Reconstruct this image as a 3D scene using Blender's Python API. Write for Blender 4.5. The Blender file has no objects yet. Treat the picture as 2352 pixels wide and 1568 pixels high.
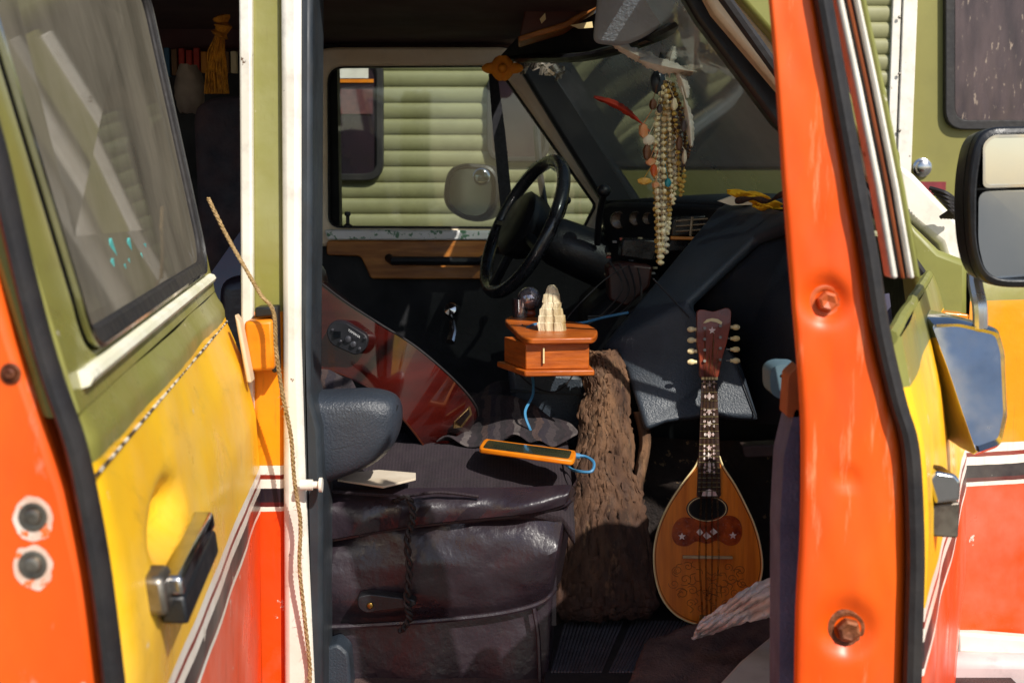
import bpy,bmesh,math,random
from mathutils import Vector,Matrix,noise
random.seed(7)
F=3000.0;TH=math.radians(7.3);CZ=1.6
# image pixel (u,v) projected from the camera onto the vertical plane y metres away
def W(u,v,y):
    a=(u-1176)/F;b=(784-v)/F
    yy=math.cos(TH)+b*math.sin(TH);zz=-math.sin(TH)+b*math.cos(TH)
    return Vector((a/yy*y,y,CZ+zz/yy*y))
def onz(u,v,z):
    p=W(u,v,1.0)
    return W(u,v,(z-CZ)/(p.z-CZ))
def V(x,y,z):return Vector((x,y,z))
def lin(h):
    h=h.lstrip('#');o=[]
    for i in (0,2,4):
        c=int(h[i:i+2],16)/255
        o.append(c/12.92 if c<=.04045 else ((c+.055)/1.055)**2.4)
    return (o[0],o[1],o[2],1)
# ---------------------------------------------------------------- materials
def base(name):
    m=bpy.data.materials.new(name);m.use_nodes=True
    nt=m.node_tree;b=nt.nodes['Principled BSDF'];return m,nt,b
def mapping(nt,stretch):
    tc=nt.nodes.new('ShaderNodeTexCoord');mp=nt.nodes.new('ShaderNodeMapping')
    mp.inputs['Scale'].default_value=stretch
    nt.links.new(tc.outputs['Object'],mp.inputs[0]);return mp.outputs[0]
def noi(nt,vec,sc,det=6,ro=.55):
    n=nt.nodes.new('ShaderNodeTexNoise');n.inputs['Scale'].default_value=sc
    n.inputs['Detail'].default_value=det;n.inputs['Roughness'].default_value=ro
    nt.links.new(vec,n.inputs['Vector']);return n.outputs['Fac']
def rng(nt,fac,a,b,c=0,d=1):
    r=nt.nodes.new('ShaderNodeMapRange');r.inputs[1].default_value=a;r.inputs[2].default_value=b
    r.inputs[3].default_value=c;r.inputs[4].default_value=d
    nt.links.new(fac,r.inputs[0]);return r.outputs[0]
def mixc(nt,f,A,Bc):
    m=nt.nodes.new('ShaderNodeMix');m.data_type='RGBA'
    if hasattr(f,'is_linked'):nt.links.new(f,m.inputs[0])
    else:m.inputs[0].default_value=f
    for s,i in ((A,6),(Bc,7)):
        if isinstance(s,tuple):m.inputs[i].default_value=s
        else:nt.links.new(s,m.inputs[i])
    return m.outputs[2]
def M(name,c1,c2=None,sc=6,rough=.5,metal=0,bump=0,bsc=40,stretch=(1,1,1),chip=None,coat=0,spec=.5,grime=0,zg=None,wear=None):
    m,nt,b=base(name);c1=lin(c1);c2=lin(c2) if c2 else tuple(x*.7 for x in c1[:3])+(1,)
    vec=mapping(nt,stretch)
    f=rng(nt,noi(nt,vec,sc),.32,.68)
    col=mixc(nt,f,c1,c2)
    if wear:
        wv=mapping(nt,wear[3])
        col=mixc(nt,rng(nt,noi(nt,wv,wear[2],10,.7),wear[1],wear[1]+.12,0,.8),col,lin(wear[0]))
    if grime:
        g=rng(nt,noi(nt,vec,sc*3.1,8,.7),.5,.75,0,grime)
        col=mixc(nt,g,col,(.03,.022,.015,1))
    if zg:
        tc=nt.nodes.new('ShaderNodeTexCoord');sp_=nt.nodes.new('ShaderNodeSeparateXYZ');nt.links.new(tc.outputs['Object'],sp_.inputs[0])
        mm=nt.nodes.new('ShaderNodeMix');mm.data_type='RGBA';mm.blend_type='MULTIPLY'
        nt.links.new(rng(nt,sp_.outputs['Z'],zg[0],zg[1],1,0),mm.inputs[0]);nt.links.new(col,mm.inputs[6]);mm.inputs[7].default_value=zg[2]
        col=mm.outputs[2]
    if chip:
        cc,th,cs=chip
        g=rng(nt,noi(nt,vec,cs,9,.65),th,th+.02)
        col=mixc(nt,g,col,lin(cc))
    nt.links.new(col,b.inputs['Base Color'])
    nt.links.new(rng(nt,noi(nt,vec,sc*2.3),.3,.7,max(.02,rough-.12),min(1,rough+.14)),b.inputs['Roughness'])
    b.inputs['Metallic'].default_value=metal
    b.inputs['Specular IOR Level'].default_value=spec
    b.inputs['Coat Weight'].default_value=coat
    if bump:
        bn=nt.nodes.new('ShaderNodeBump');bn.inputs['Strength'].default_value=bump;bn.inputs['Distance'].default_value=.006
        nt.links.new(noi(nt,vec,bsc,5),bn.inputs['Height']);nt.links.new(bn.outputs[0],b.inputs['Normal'])
    return m
def bandmat(name,stops,rough=.33,chipc='#e0d8c8',th=.66):
    m,nt,b=base(name)
    tc=nt.nodes.new('ShaderNodeTexCoord');sp=nt.nodes.new('ShaderNodeSeparateXYZ')
    nt.links.new(tc.outputs['Object'],sp.inputs[0])
    vec=tc.outputs['Object']
    wob=rng(nt,noi(nt,vec,9,4),0,1,-.003,.003)
    ad=nt.nodes.new('ShaderNodeMath');ad.operation='ADD'
    nt.links.new(sp.outputs['Z'],ad.inputs[0]);nt.links.new(wob,ad.inputs[1])
    z=rng(nt,ad.outputs[0],.4,2.4)
    cr=nt.nodes.new('ShaderNodeValToRGB');cr.color_ramp.interpolation='CONSTANT'
    el=cr.color_ramp.elements;el[0].position=0;el[0].color=lin(stops[0][1]);el.remove(el[1])
    for zz,c in stops[1:]:
        e=el.new((zz-.4)/2.0);e.color=lin(c)
    nt.links.new(z,cr.inputs[0])
    f=rng(nt,noi(nt,vec,4,8,.6),.4,.75,0,.45)
    dk=nt.nodes.new('ShaderNodeMix');dk.data_type='RGBA';dk.blend_type='MULTIPLY'
    nt.links.new(f,dk.inputs[0]);nt.links.new(cr.outputs[0],dk.inputs[6]);dk.inputs[7].default_value=(.8,.55,.35,1)
    fade=mixc(nt,rng(nt,noi(nt,vec,2.2,6,.6),.48,.72,0,.2),dk.outputs[2],(.85,.8,.66,1))
    g=rng(nt,noi(nt,vec,17,10,.7),th,th+.02)
    col=mixc(nt,g,fade,lin(chipc))
    g2=rng(nt,noi(nt,vec,34,10,.75),.68,.70)
    col=mixc(nt,g2,col,(.06,.035,.02,1))
    sv=mapping(nt,(14,1.2,1.0))
    col=mixc(nt,rng(nt,noi(nt,sv,9,8,.7),.56,.72,0,.30),col,(.12,.07,.03,1))
    nt.links.new(col,b.inputs['Base Color'])
    nt.links.new(rng(nt,noi(nt,vec,7,8),.3,.7,rough-.12,rough+.2),b.inputs['Roughness'])
    bn=nt.nodes.new('ShaderNodeBump');bn.inputs['Strength'].default_value=.3;bn.inputs['Distance'].default_value=.012
    nt.links.new(noi(nt,vec,8,5),bn.inputs['Height']);nt.links.new(bn.outputs[0],b.inputs['Normal'])
    return m
def glass(name,tint,dust,damt,gloss=.12,dsc=3,fres=.8,st=(1,1,1)):
    m,nt,b=base(name);nt.nodes.remove(b);out=nt.nodes['Material Output']
    vec=mapping(nt,st)
    tr=nt.nodes.new('ShaderNodeBsdfTransparent');tr.inputs[0].default_value=lin(tint)
    df=nt.nodes.new('ShaderNodeBsdfDiffuse');df.inputs[0].default_value=lin(dust)
    gl=nt.nodes.new('ShaderNodeBsdfGlossy');gl.inputs['Roughness'].default_value=.04
    a=rng(nt,noi(nt,vec,dsc,8,.6),.3,.75,damt*.6,min(1,damt*1.4))
    s=rng(nt,noi(nt,vec,170,3,.6),.60,.72,0,.5)
    mx=nt.nodes.new('ShaderNodeMath');mx.operation='MAXIMUM';ml=nt.nodes.new('ShaderNodeMath');ml.operation='MULTIPLY'
    nt.links.new(s,ml.inputs[0]);ml.inputs[1].default_value=min(1,damt*2.8)
    nt.links.new(a,mx.inputs[0]);nt.links.new(ml.outputs[0],mx.inputs[1])
    fr=nt.nodes.new('ShaderNodeFresnel');fr.inputs[0].default_value=1.5
    ad=nt.nodes.new('ShaderNodeMath');ad.operation='MULTIPLY_ADD';ad.inputs[1].default_value=fres;ad.inputs[2].default_value=gloss*.3;ad.use_clamp=True
    nt.links.new(fr.outputs[0],ad.inputs[0])
    m2=nt.nodes.new('ShaderNodeMixShader');nt.links.new(ad.outputs[0],m2.inputs[0])
    nt.links.new(tr.outputs[0],m2.inputs[1]);nt.links.new(gl.outputs[0],m2.inputs[2])
    m1=nt.nodes.new('ShaderNodeMixShader');nt.links.new(mx.outputs[0],m1.inputs[0])
    nt.links.new(m2.outputs[0],m1.inputs[1]);nt.links.new(df.outputs[0],m1.inputs[2])
    nt.links.new(m1.outputs[0],out.inputs[0]);return m
def wood(name,c1,c2,sc=4,st=(1,1,14),rough=.4,coat=0,bump=.2):
    m,nt,b=base(name);vec=mapping(nt,st)
    w=nt.nodes.new('ShaderNodeTexWave');w.inputs['Scale'].default_value=sc;w.inputs['Distortion'].default_value=7
    w.inputs['Detail'].default_value=4;nt.links.new(vec,w.inputs['Vector'])
    n=noi(nt,vec,sc*3,8)
    a=nt.nodes.new('ShaderNodeMath');a.operation='MULTIPLY';nt.links.new(w.outputs['Fac'],a.inputs[0]);nt.links.new(n,a.inputs[1])
    col=mixc(nt,rng(nt,a.outputs[0],.05,.6),lin(c1),lin(c2));nt.links.new(col,b.inputs['Base Color'])
    b.inputs['Roughness'].default_value=rough;b.inputs['Coat Weight'].default_value=coat;b.inputs['Coat Roughness'].default_value=.06
    bn=nt.nodes.new('ShaderNodeBump');bn.inputs['Strength'].default_value=bump;bn.inputs['Distance'].default_value=.003
    nt.links.new(a.outputs[0],bn.inputs['Height']);nt.links.new(bn.outputs[0],b.inputs['Normal'])
    return m
def stripes(name,cols,axis,pitch,rough=.9,bump=.4):
    m,nt,b=base(name);tc=nt.nodes.new('ShaderNodeTexCoord');sp=nt.nodes.new('ShaderNodeSeparateXYZ')
    vec=tc.outputs['Object'];nt.links.new(vec,sp.inputs[0])
    wob=rng(nt,noi(nt,vec,12,4),0,1,-pitch*.25,pitch*.25)
    ad=nt.nodes.new('ShaderNodeMath');ad.operation='ADD';nt.links.new(sp.outputs[axis],ad.inputs[0]);nt.links.new(wob,ad.inputs[1])
    dv=nt.nodes.new('ShaderNodeMath');dv.operation='DIVIDE';dv.inputs[1].default_value=pitch;nt.links.new(ad.outputs[0],dv.inputs[0])
    fr=nt.nodes.new('ShaderNodeMath');fr.operation='FRACT';nt.links.new(dv.outputs[0],fr.inputs[0])
    cr=nt.nodes.new('ShaderNodeValToRGB');cr.color_ramp.interpolation='CONSTANT';el=cr.color_ramp.elements
    el[0].position=0;el[0].color=lin(cols[0]);el.remove(el[1])
    for i,c in enumerate(cols[1:]):
        e=el.new((i+1)/len(cols));e.color=lin(c)
    nt.links.new(fr.outputs[0],cr.inputs[0])
    col=mixc(nt,rng(nt,noi(nt,vec,40,6,.7),.45,.7,0,.6),cr.outputs[0],(.03,.022,.024,1))
    nt.links.new(col,b.inputs['Base Color'])
    b.inputs['Roughness'].default_value=rough
    bn=nt.nodes.new('ShaderNodeBump');bn.inputs['Strength'].default_value=bump;bn.inputs['Distance'].default_value=.004
    nt.links.new(noi(nt,vec,180,3),bn.inputs['Height']);nt.links.new(bn.outputs[0],b.inputs['Normal'])
    return m
GREEN='#8a8844';ORG='#ee4c10';WHT='#f2ece0'
st_=[(0,ORG),(1.035,WHT),(1.045,'#5a1a1a'),(1.05,WHT),(1.056,'#241a22'),(1.078,WHT),(1.094,'#8a2a1a'),(1.098,WHT),(1.104,'#8a2a1a'),(1.107,WHT)]
paint=bandmat('van_paint',st_+[(1.115,'#f8980e'),(1.375,GREEN)])
dpaint=bandmat('door_paint',st_+[(1.115,'#ffc822'),(1.362,GREEN)])
orange=M('orange_paint','#ff6a10','#ec4e08',5,.4,bump=.25,bsc=7,chip=('#f0c0a8',.675,9),stretch=(1,1,.45),grime=.2,wear=('#ffa070',.56,8,(5,1,.5)))
orangew=M('worn_orange_paint','#fc6a18','#e8500c',5,.45,bump=.25,bsc=7,chip=('#f4d0c0',.64,11),stretch=(1,1,.5),grime=.2,wear=('#f8c0a8',.54,5,(2.2,1,.6)))
hingeor=M('hinge_orange','#f89414','#e07c0a',9,.4,grime=.3)
white=M('white_paint','#f4eee2','#ded6c6',6,.45,chip=('#5a3a20',.66,22),grime=.3,bump=.1)
grnp=M('green_paint','#8c8c48','#7c7c3a',5,.45,grime=.2,chip=('#d8d0b8',.68,20))
rubber=M('black_rubber','#1a181a','#2c2826',20,.6,bump=.2,bsc=60)
dkrub=M('grey_rubber','#333a40','#20262c',8,.5,grime=.4)
cream=M('cream_frame','#e8ceaa','#ccae88',5,.5,grime=.25)
creamb=M('lit_cream_frame','#fff0d6','#f4d8b0',5,.4,grime=.15)  # cream raised towards white to carry window light on the frame
blackp=M('black_plastic','#14161a','#1e2024',10,.4,bump=.15,bsc=200)
dash=M('blue_grey_vinyl','#343c46','#283038',5,.40,bump=.3,bsc=260,grime=.3)
darkp=M('dark_panel','#121318','#0a0a0e',4,.7,bump=.2,bsc=60)
headl=M('headliner_cloth','#4a302c','#362224',3,.9,bump=.3,bsc=300)
visor=M('visor_vinyl','#b4c0c8','#98a4ae',5,.6,bump=.3,bsc=120)
leather=M('seat_leather','#30272e','#221b22',6,.32,bump=.5,bsc=34,spec=.6,grime=.25)
armleather=M('armrest_leather','#363c46','#2c323a',8,.34,bump=.3,bsc=240)
cloth=stripes('ribbed_cloth',['#241b21','#2d2329'],'X',.006,.95,.5)
blanket=stripes('woven_blanket',['#3a3234','#241e22','#30262a','#5a5250','#2a2226','#1e1a1e','#463632','#28222a'],'X',.11,.95,.8)
carpet=M('carpet','#5c4642','#382a2a',14,.98,bump=1,bsc=220)
ruglit=M('lit_rug_pile','#7a6058','#4c3a3a',14,.98,bump=1,bsc=160)  # lighter carpet copy, the light on the rug put into its colour
wooddoor=M('trim_wood','#c07c34','#8e5018',9,.4,stretch=(1,1,7),bump=.1)
boxwood=M('box_wood','#cc6a20','#94440e',8,.4,stretch=(1.2,1.2,9),bump=.15,grime=.25)
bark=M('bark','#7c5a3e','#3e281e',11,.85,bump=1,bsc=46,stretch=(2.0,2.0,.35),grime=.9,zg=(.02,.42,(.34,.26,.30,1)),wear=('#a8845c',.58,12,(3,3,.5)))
chrome=M('chrome','#d8d8d8','#b8b8b8',6,.14,1,grime=.15)
steel=M('dull_steel','#9a9488','#6a6058',20,.4,.9,grime=.5)
rust=M('rusty_bolt','#a06038','#5a2c18',40,.6,.4,bump=.5,bsc=120)
mirrorm=M('mirror_glass','#c8d0d8','#b8c4cc',2,.03,1)
gred=M('guitar_red','#4e140e','#240605',4,.1,coat=1,stretch=(1,1,5),spec=.6)
gblack=M('guitar_black','#0c0808','#160c0c',5,.2,coat=.6)
mtop=M('spruce_top','#ec861a','#c8660c',14,.40,coat=.2,stretch=(5,1,.35),grime=.2)
mside=wood('mandolin_rim','#8a4a14','#5a280a',6,(1,1,10),.3,.5)
mneck=M('mandolin_head','#943c18','#5c2010',20,.35,coat=.4)
ebony=M('ebony','#3e2418','#281610',30,.4)
tort=M('tortoiseshell','#b8501a','#70220c',60,.2,coat=.7)
ivory=M('ivory','#f4e2b0','#e0c888',12,.35)
pearl=M('pearl_inlay','#f4f0e4','#d8a8a4',90,.25)
ink=M('engraving_ink','#5a3214','#6a4018',30,.6)
wire=M('string_wire','#7a6040','#4a3a28',40,.3,.8)
crystal=M('selenite','#f4e8c4','#a08858',26,.45,bump=.9,bsc=60,stretch=(2,2,.5),grime=.4)
blue=M('blue_cable','#4a90bc','#3a7aa4',9,.5)
blk=M('black_cord','#141214','#221c1c',40,.7)
twine=M('twine','#c8a878','#967848',120,.95,bump=1,bsc=300)
towel=M('towel','#fffaf4','#ece0da',40,.98,bump=1,bsc=300)
yelcase=M('phone_case','#f08c0c','#d87408',20,.45)
screen=M('phone_screen','#2c3026','#4a4a30',8,.12,coat=.6)
paper=M('paper','#e0d4c0','#c0b098',10,.8)
feat=M('feather_white','#fcf4e4','#d4c4ac',30,.8)
featred=M('feather_red','#d84420','#8a2012',20,.7)
tass=M('tassel_yellow','#cc8414','#94580a',60,.9,bump=1,bsc=120)
beadm=[M('bead_pearl','#fff0c8','#ecd8a0',60,.3),M('bead_gold','#e8c068','#a88838',60,.3,.1),M('bead_bone','#f4e8d0','#ccba98',50,.5),M('bead_brown','#7a5030','#4a2818',50,.4),M('bead_dark','#3a3032','#5a4640',50,.35)]
coral=M('coral_charm','#e07c40','#d8b080',40,.4)
turq=M('turquoise_charm','#30a0a8','#207888',40,.4)
rvg=M('rv_siding','#9c9a74','#8e8c62',2,.5,grime=.3,bump=.1,bsc=8)
rvs=M('rv_panel','#8f8a48','#827c3e',2,.4,grime=.12)
rvglass=M('rv_glass','#1c1c24','#3c2c34',4,.08,coat=.5,grime=.3)  # reddish mottling stands in for reflections in the dark panes
rvdark=M('rv_dark_glass','#20262c','#2c3238',3,.15,grime=.3)
rvscr=M('rv_old_glass','#5a4a4a','#362c30',5,.25,chip=('#9a8878',.62,26),stretch=(3,1,.8))
wglass=glass('windshield_glass','#b0bcb8','#b4bcb8',.38,.3,2.5,.5)
dglass=glass('door_glass','#34342e','#8c8474',.48,.2,4,.30,(1,2,1))
clearg=glass('clear_glass','#eeeeee','#ffffff',.03,.6)
asphalt=M('asphalt','#7a756c','#5c5852',2,.95,bump=.6,bsc=90)
leaf=M('flower_yellow','#f0bc18','#d0880c',20,.8)
jean=M('trim_fabric','#6c6880','#545066',20,.9,bump=.5,bsc=200)
speck=M('painted_ledge','#ffffff','#ecece4',9,.4,chip=('#6a9a78',.58,50))
bluepl=M('armrest_plastic','#66808e','#50686e',9,.45)
brownpl=M('brown_plastic','#b86030','#8a4420',9,.5)
# ---------------------------------------------------------------- mesh tools
def sm(pts,k=6,closed=False):
    pts=[Vector(p) for p in pts];n=len(pts);out=[]
    g=(lambda i:pts[i%n]) if closed else (lambda i:pts[max(0,min(n-1,i))])
    for i in range(n if closed else n-1):
        p0,p1,p2,p3=g(i-1),g(i),g(i+1),g(i+2)
        for j in range(k):
            t=j/k;out.append(.5*((2*p1)+(p2-p0)*t+(2*p0-5*p1+4*p2-p3)*t*t+(3*p1-p0-3*p2+p3)*t**3))
    if not closed:out.append(pts[-1])
    return out
def rpoly(pts,r,n=5):
    out=[];N=len(pts)
    for i in range(N):
        p=Vector(pts[i]);a=Vector(pts[i-1])-p;b=Vector(pts[(i+1)%N])-p
        rr=r[i] if isinstance(r,(list,tuple)) else r
        ra=min(rr,a.length*.49);rb=min(rr,b.length*.49)
        A=p+a.normalized()*ra;Bq=p+b.normalized()*rb
        for j in range(n+1):
            t=j/n;out.append(A*(1-t)**2+p*2*t*(1-t)+Bq*t*t)
    return out
def px(pts,y,off=None):
    f=y if callable(y) else (lambda u,v:y)
    return [W(p[0],p[1],f(p[0],p[1]))+(off or Vector((0,0,0))) for p in pts]
class B:
    def __init__(s):s.v=[];s.f=[];s.m=[];s.mi=0
    def add(s,vs,fs):
        o=len(s.v);s.v+=[Vector(p) for p in vs];s.f+=[[i+o for i in f] for f in fs];s.m+=[s.mi]*len(fs);return s
    def prism(s,pts,ext):
        pts=[Vector(p) for p in pts];n=len(pts);ext=Vector(ext)
        return s.add(pts+[p+ext for p in pts],[list(range(n)),list(range(2*n-1,n-1,-1))]+[[i,i+n,(i+1)%n+n,(i+1)%n] for i in range(n)])
    def band(s,o,i,ext):
        n=len(o);ext=Vector(ext);vs=list(o)+list(i)+[p+ext for p in o]+[p+ext for p in i];fs=[]
        for k in range(n):
            j=(k+1)%n
            fs+=[[k,j,n+j,n+k],[2*n+j,2*n+k,3*n+k,3*n+j],[k,2*n+k,2*n+j,j],[n+k,n+j,3*n+j,3*n+k]]
        return s.add(vs,fs)
    def grid(s,rows,cu=False,cv=False):
        R=len(rows);C=len(rows[0]);vs=[p for r in rows for p in r];fs=[]
        for i in range(R if cv else R-1):
            for j in range(C if cu else C-1):
                a=i*C+j;b=i*C+(j+1)%C;c=((i+1)%R)*C+(j+1)%C;d=((i+1)%R)*C+j;fs.append([a,b,c,d])
        return s.add(vs,fs)
    def tube(s,pts,r,n=7,closed=False,flat=1):
        pts=[Vector(p) for p in pts];rows=[];up=V(0,0,1);N=len(pts);prev=None
        for i,p in enumerate(pts):
            a=pts[(i-1)%N] if closed or i>0 else p;b=pts[(i+1)%N] if closed or i<N-1 else p
            t=(b-a).normalized() if (b-a).length>1e-9 else V(0,0,1)
            if prev is None:
                x=t.cross(up)
                if x.length<.1:x=t.cross(V(1,0,0))
            else:x=prev-t*prev.dot(t)
            x.normalize();prev=x;y=t.cross(x)
            rr=r(i/(max(1,N-1))) if callable(r) else r
            rows.append([p+x*math.cos(k*math.tau/n)*rr+y*math.sin(k*math.tau/n)*rr*flat for k in range(n)])
        s.grid(rows,cu=True,cv=closed)
        if not closed:
            o=len(s.v)-N*n;s.f+=[[o+k for k in range(n)][::-1],[o+(N-1)*n+k for k in range(n)]];s.m+=[s.mi]*2
        return s
    def box(s,c,sz,rot=None):
        c=Vector(c);x,y,z=[q/2 for q in sz];P=[V(a,b,d) for a in(-x,x) for b in(-y,y) for d in(-z,z)]
        if rot:P=[rot@p for p in P]
        return s.add([c+p for p in P],[[0,1,3,2],[4,6,7,5],[0,4,5,1],[2,3,7,6],[0,2,6,4],[1,5,7,3]])
    def ell(s,c,r,seg=10,ring=7,rot=None):
        c=Vector(c);r=(r,r,r) if not isinstance(r,(tuple,list)) else r;rows=[]
        for i in range(ring+1):
            a=math.pi*i/ring;a=min(max(a,.02),math.pi-.02)
            row=[V(r[0]*math.sin(a)*math.cos(k*math.tau/seg),r[1]*math.sin(a)*math.sin(k*math.tau/seg),r[2]*math.cos(a)) for k in range(seg)]
            rows.append([c+(rot@p if rot else p) for p in row])
        return s.grid(rows,cu=True)
    def lathe(s,o,ax,prof,n=20):
        o=Vector(o);ax=Vector(ax).normalized();x=ax.orthogonal().normalized();y=ax.cross(x)
        rows=[[o+ax*h+(x*math.cos(k*math.tau/n)+y*math.sin(k*math.tau/n))*max(r,1e-4) for k in range(n)] for h,r in prof]
        return s.grid(rows,cu=True)
    def obj(s,name,mats,parent=None,smooth=True,bevel=0,sub=0,solid=0,bseg=2,label=None,category=None,group=None,kind=None,ang=35):
        me=bpy.data.meshes.new(name);loc=V(0,0,0)
        if parent is None and kind is None:
            xs=[p.x for p in s.v];ys=[p.y for p in s.v];zs=[p.z for p in s.v]
            loc=V((min(xs)+max(xs))/2,(min(ys)+max(ys))/2,min(zs))
        me.from_pydata([p-loc for p in s.v],[],s.f)
        bm=bmesh.new();bm.from_mesh(me)
        bmesh.ops.recalc_face_normals(bm,faces=bm.faces);bm.to_mesh(me);bm.free()
        if not isinstance(mats,(list,tuple)):mats=[mats]
        for m in mats:me.materials.append(m)
        for p,i in zip(me.polygons,s.m):p.material_index=min(i,len(mats)-1);p.use_smooth=smooth
        o=bpy.data.objects.new(name,me);o.location=loc;bpy.context.collection.objects.link(o)
        if smooth:
            try:me.set_sharp_from_angle(angle=math.radians(ang))
            except Exception:pass
        if solid:
            md=o.modifiers.new('solid','SOLIDIFY');md.thickness=solid;md.offset=0
        if bevel:
            md=o.modifiers.new('bevel','BEVEL');md.width=bevel;md.segments=bseg;md.limit_method='ANGLE';md.angle_limit=math.radians(35)
            md.harden_normals=False
        if sub:
            md=o.modifiers.new('sub','SUBSURF');md.levels=sub;md.render_levels=sub
        if parent is not None:att(o,parent)
        if label:o['label']=label
        if category:o['category']=category
        if group:o['group']=group
        if kind:o['kind']=kind
        return o
def att(o,p):
    o.parent=p;l=p.location if p.parent is None else V(0,0,0)
    o.matrix_parent_inverse=Matrix.Translation(l).inverted()
def thing(name,loc,label,cat,group=None):
    e=bpy.data.objects.new(name,None);e.location=loc;e.empty_display_size=.1
    bpy.context.collection.objects.link(e);e['label']=label;e['category']=cat
    if group:e['group']=group
    return e
def nz(p,s):return noise.noise(Vector(p)*s)
YY=lambda t:V(0,t,0)
# ---------------------------------------------------------------- ground
B().add([(-60,-60,0),(60,-60,0),(60,60,0),(-60,60,0)],[[0,1,2,3]]).obj('ground',asphalt,kind='structure')
# ================================================================= RV
rv=thing('motorhome',(0,5.2,0),'olive green motorhome with ribbed siding parked beside the van','motorhome')
YR=4.7
xr=W(2048,200,YR).x
rows=[];z=.5
while z<2.9:
    for dz,dy in ((0,0),(.006,.007),(.012,.0),(.030,-.004),(.046,-.004)):
        rows.append([V(-4+k*(xr+4)/40,YR+dy+.004*nz((k*.7,z*3,0),1),z+dz) for k in range(41)])
    z+=.056
B().grid(rows).obj('siding',rvg,rv,ang=70)
B().box(((xr+4.6)/2+.02,YR+.02,1.7),(4.6-xr,.04,2.4)).obj('side_panel',rvs,rv,bevel=.004)
B().box(((-4+4.6)/2,5.9,1.7),(8.5,2.3,2.35)).obj('shell',rvs,rv,bevel=.05)
B().prism(px([(1400,388),(1985,388),(1985,640),(1400,640)],YR-.018),YY(.012)).obj('cab_panel',rvs,rv,bevel=.004)
for a,w,m,yo in ((W(2048,0,YR).x,.030,white,-.018),(W(2070,0,YR).x,.05,white,-.028)):
    B().box((a+w/2,YR+yo+.01,1.7),(w,.02,2.4)).obj('trim_strip',m,rv,bevel=.003)
B().box((.3,YR-.006,.62),(8.4,.03,.2)).obj('skirt',rubber,rv,bevel=.01)
def rvwin(u0,v0,u1,v1,r,g,fr=14):
    w=B();o=rpoly([(u0,v0),(u1,v0),(u1,v1),(u0,v1)],r,6);i=rpoly([(u0+fr,v0+fr),(u1-fr,v0+fr),(u1-fr,v1-fr),(u0+fr,v1-fr)],r*.7,6)
    w.band(px(o,YR-.03),px(i,YR-.03),YY(.04));f=w.obj('window_frame',rubber,rv,bevel=.004)
    B().prism(px(i,YR-.014),YY(.01)).obj('window_pane',g,f,smooth=False)
    return f
fw=rvwin(600,128,880,415,42,rvglass,16)
B().prism(px([(640,150),(846,150),(846,180),(640,180)],YR-.019),YY(.003)).obj('pane_reflection_white',white,fw)  # white slip on the pane, a painted reflection
B().prism(px([(640,182),(858,182),(858,190),(640,190)],YR-.019),YY(.003)).obj('pane_reflection_orange',hingeor,fw)  # orange line of the same painted reflection
B().prism(px([(775,205),(856,205),(856,262),(775,262)],YR-.019),YY(.003)).obj('pane_reflection_brick',M('brick_reflection','#6a3c3c','#4a2830',60,.9),fw)  # brick-coloured patch painted as a reflection in the pane
rvwin(1118,165,1262,372,40,rvglass,12)
rvwin(1270,-60,1960,385,45,rvdark,14)
rvwin(2172,-230,2600,298,45,rvscr,22)
w3=B()
w3.lathe(W(2116,385,YR-.0),(0,-1,0),[(0,.034),(.012,.034),(.016,.026),(.03,.024),(.034,.018),(.034,0)],24)
w3.obj('door_lock',chrome,rv)
B().box(W(2140,432,YR-.002),(.1,.004,.045)).obj('sticker',M('sticker_red','#8a2a30','#6a1c24',20,.5),rv)
for a in range(6):
    B().ell(W(2066,40+a*130,YR-.03),(.006,.004,.006)).obj('screw',steel,rv)
# ================================================================= VAN
van=thing('van',(-.6,2.95,0),'old green, yellow and orange camper van with its side doors open','van')
FZ=.70
B().box((-.85,2.93,FZ-.04),(3.5,1.5,.08)).obj('floor',carpet,van)
B().add([(-2.6,2.2,2.0),(.30,2.2,2.0),(.0,3.72,2.0),(-2.6,3.72,2.0),(-2.6,2.35,2.1),(.2,2.35,2.1),(-.08,3.6,2.1),(-2.6,3.6,2.1)],[[0,1,2,3],[4,5,6,7],[0,1,5,4],[1,2,6,5],[2,3,7,6],[3,0,4,7]]).obj('roof',white,van,bevel=.02)
B().add([(-2.6,2.2,1.955),(.31,2.2,1.955),(.02,3.7,1.955),(-2.6,3.7,1.955),(-2.6,2.2,1.995),(.30,2.2,1.995),(.0,3.7,1.995),(-2.6,3.7,1.995)],[[0,1,2,3],[4,5,6,7],[0,1,5,4],[1,2,6,5],[2,3,7,6],[3,0,4,7]]).obj('headliner',headl,van)
B().box((-1.15,2.17,1.98),(2.9,.07,.1)).obj('roof_rail',grnp,van,bevel=.02)
B().box((-1.53,3.68,1.3),(2.1,.06,1.3)).obj('rear_wall',darkp,van)
B().box((-2.62,2.95,1.3),(.05,1.5,1.4)).obj('back_wall',darkp,van)
B().box((-2.1,2.17,1.3),(1.0,.06,1.3)).obj('rear_side_panel',paint,van,bevel=.01)
B().box((-.9,2.9,.38),(3.4,1.4,.3)).obj('chassis',rubber,van,bevel=.03)
B().box((-.16,2.16,.60),(2.0,.10,.14)).obj('sill',paint,van,bevel=.015)
for cx in (-2.1,1.15):
    t=B();t.lathe((cx,2.28,.34),(0,1,0),[(0,.0),(0,.17),(.01,.2),(.0,.3),(.03,.34),(.18,.34),(.21,.3),(.21,.0)],36);wh=t.obj('wheel',rubber,van)
    t=B();t.lathe((cx,2.27,.34),(0,1,0),[(0,0),(-.02,.05),(.0,.12),(-.01,.19),(.02,.2)],24).obj('rim',chrome,wh)
Y0=2.13
def strip(name,pts,y,th,m,bev=.004,par=None):
    return B().prism(px(pts,y),YY(th)).obj(name,m,par or van,bevel=bev)
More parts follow.
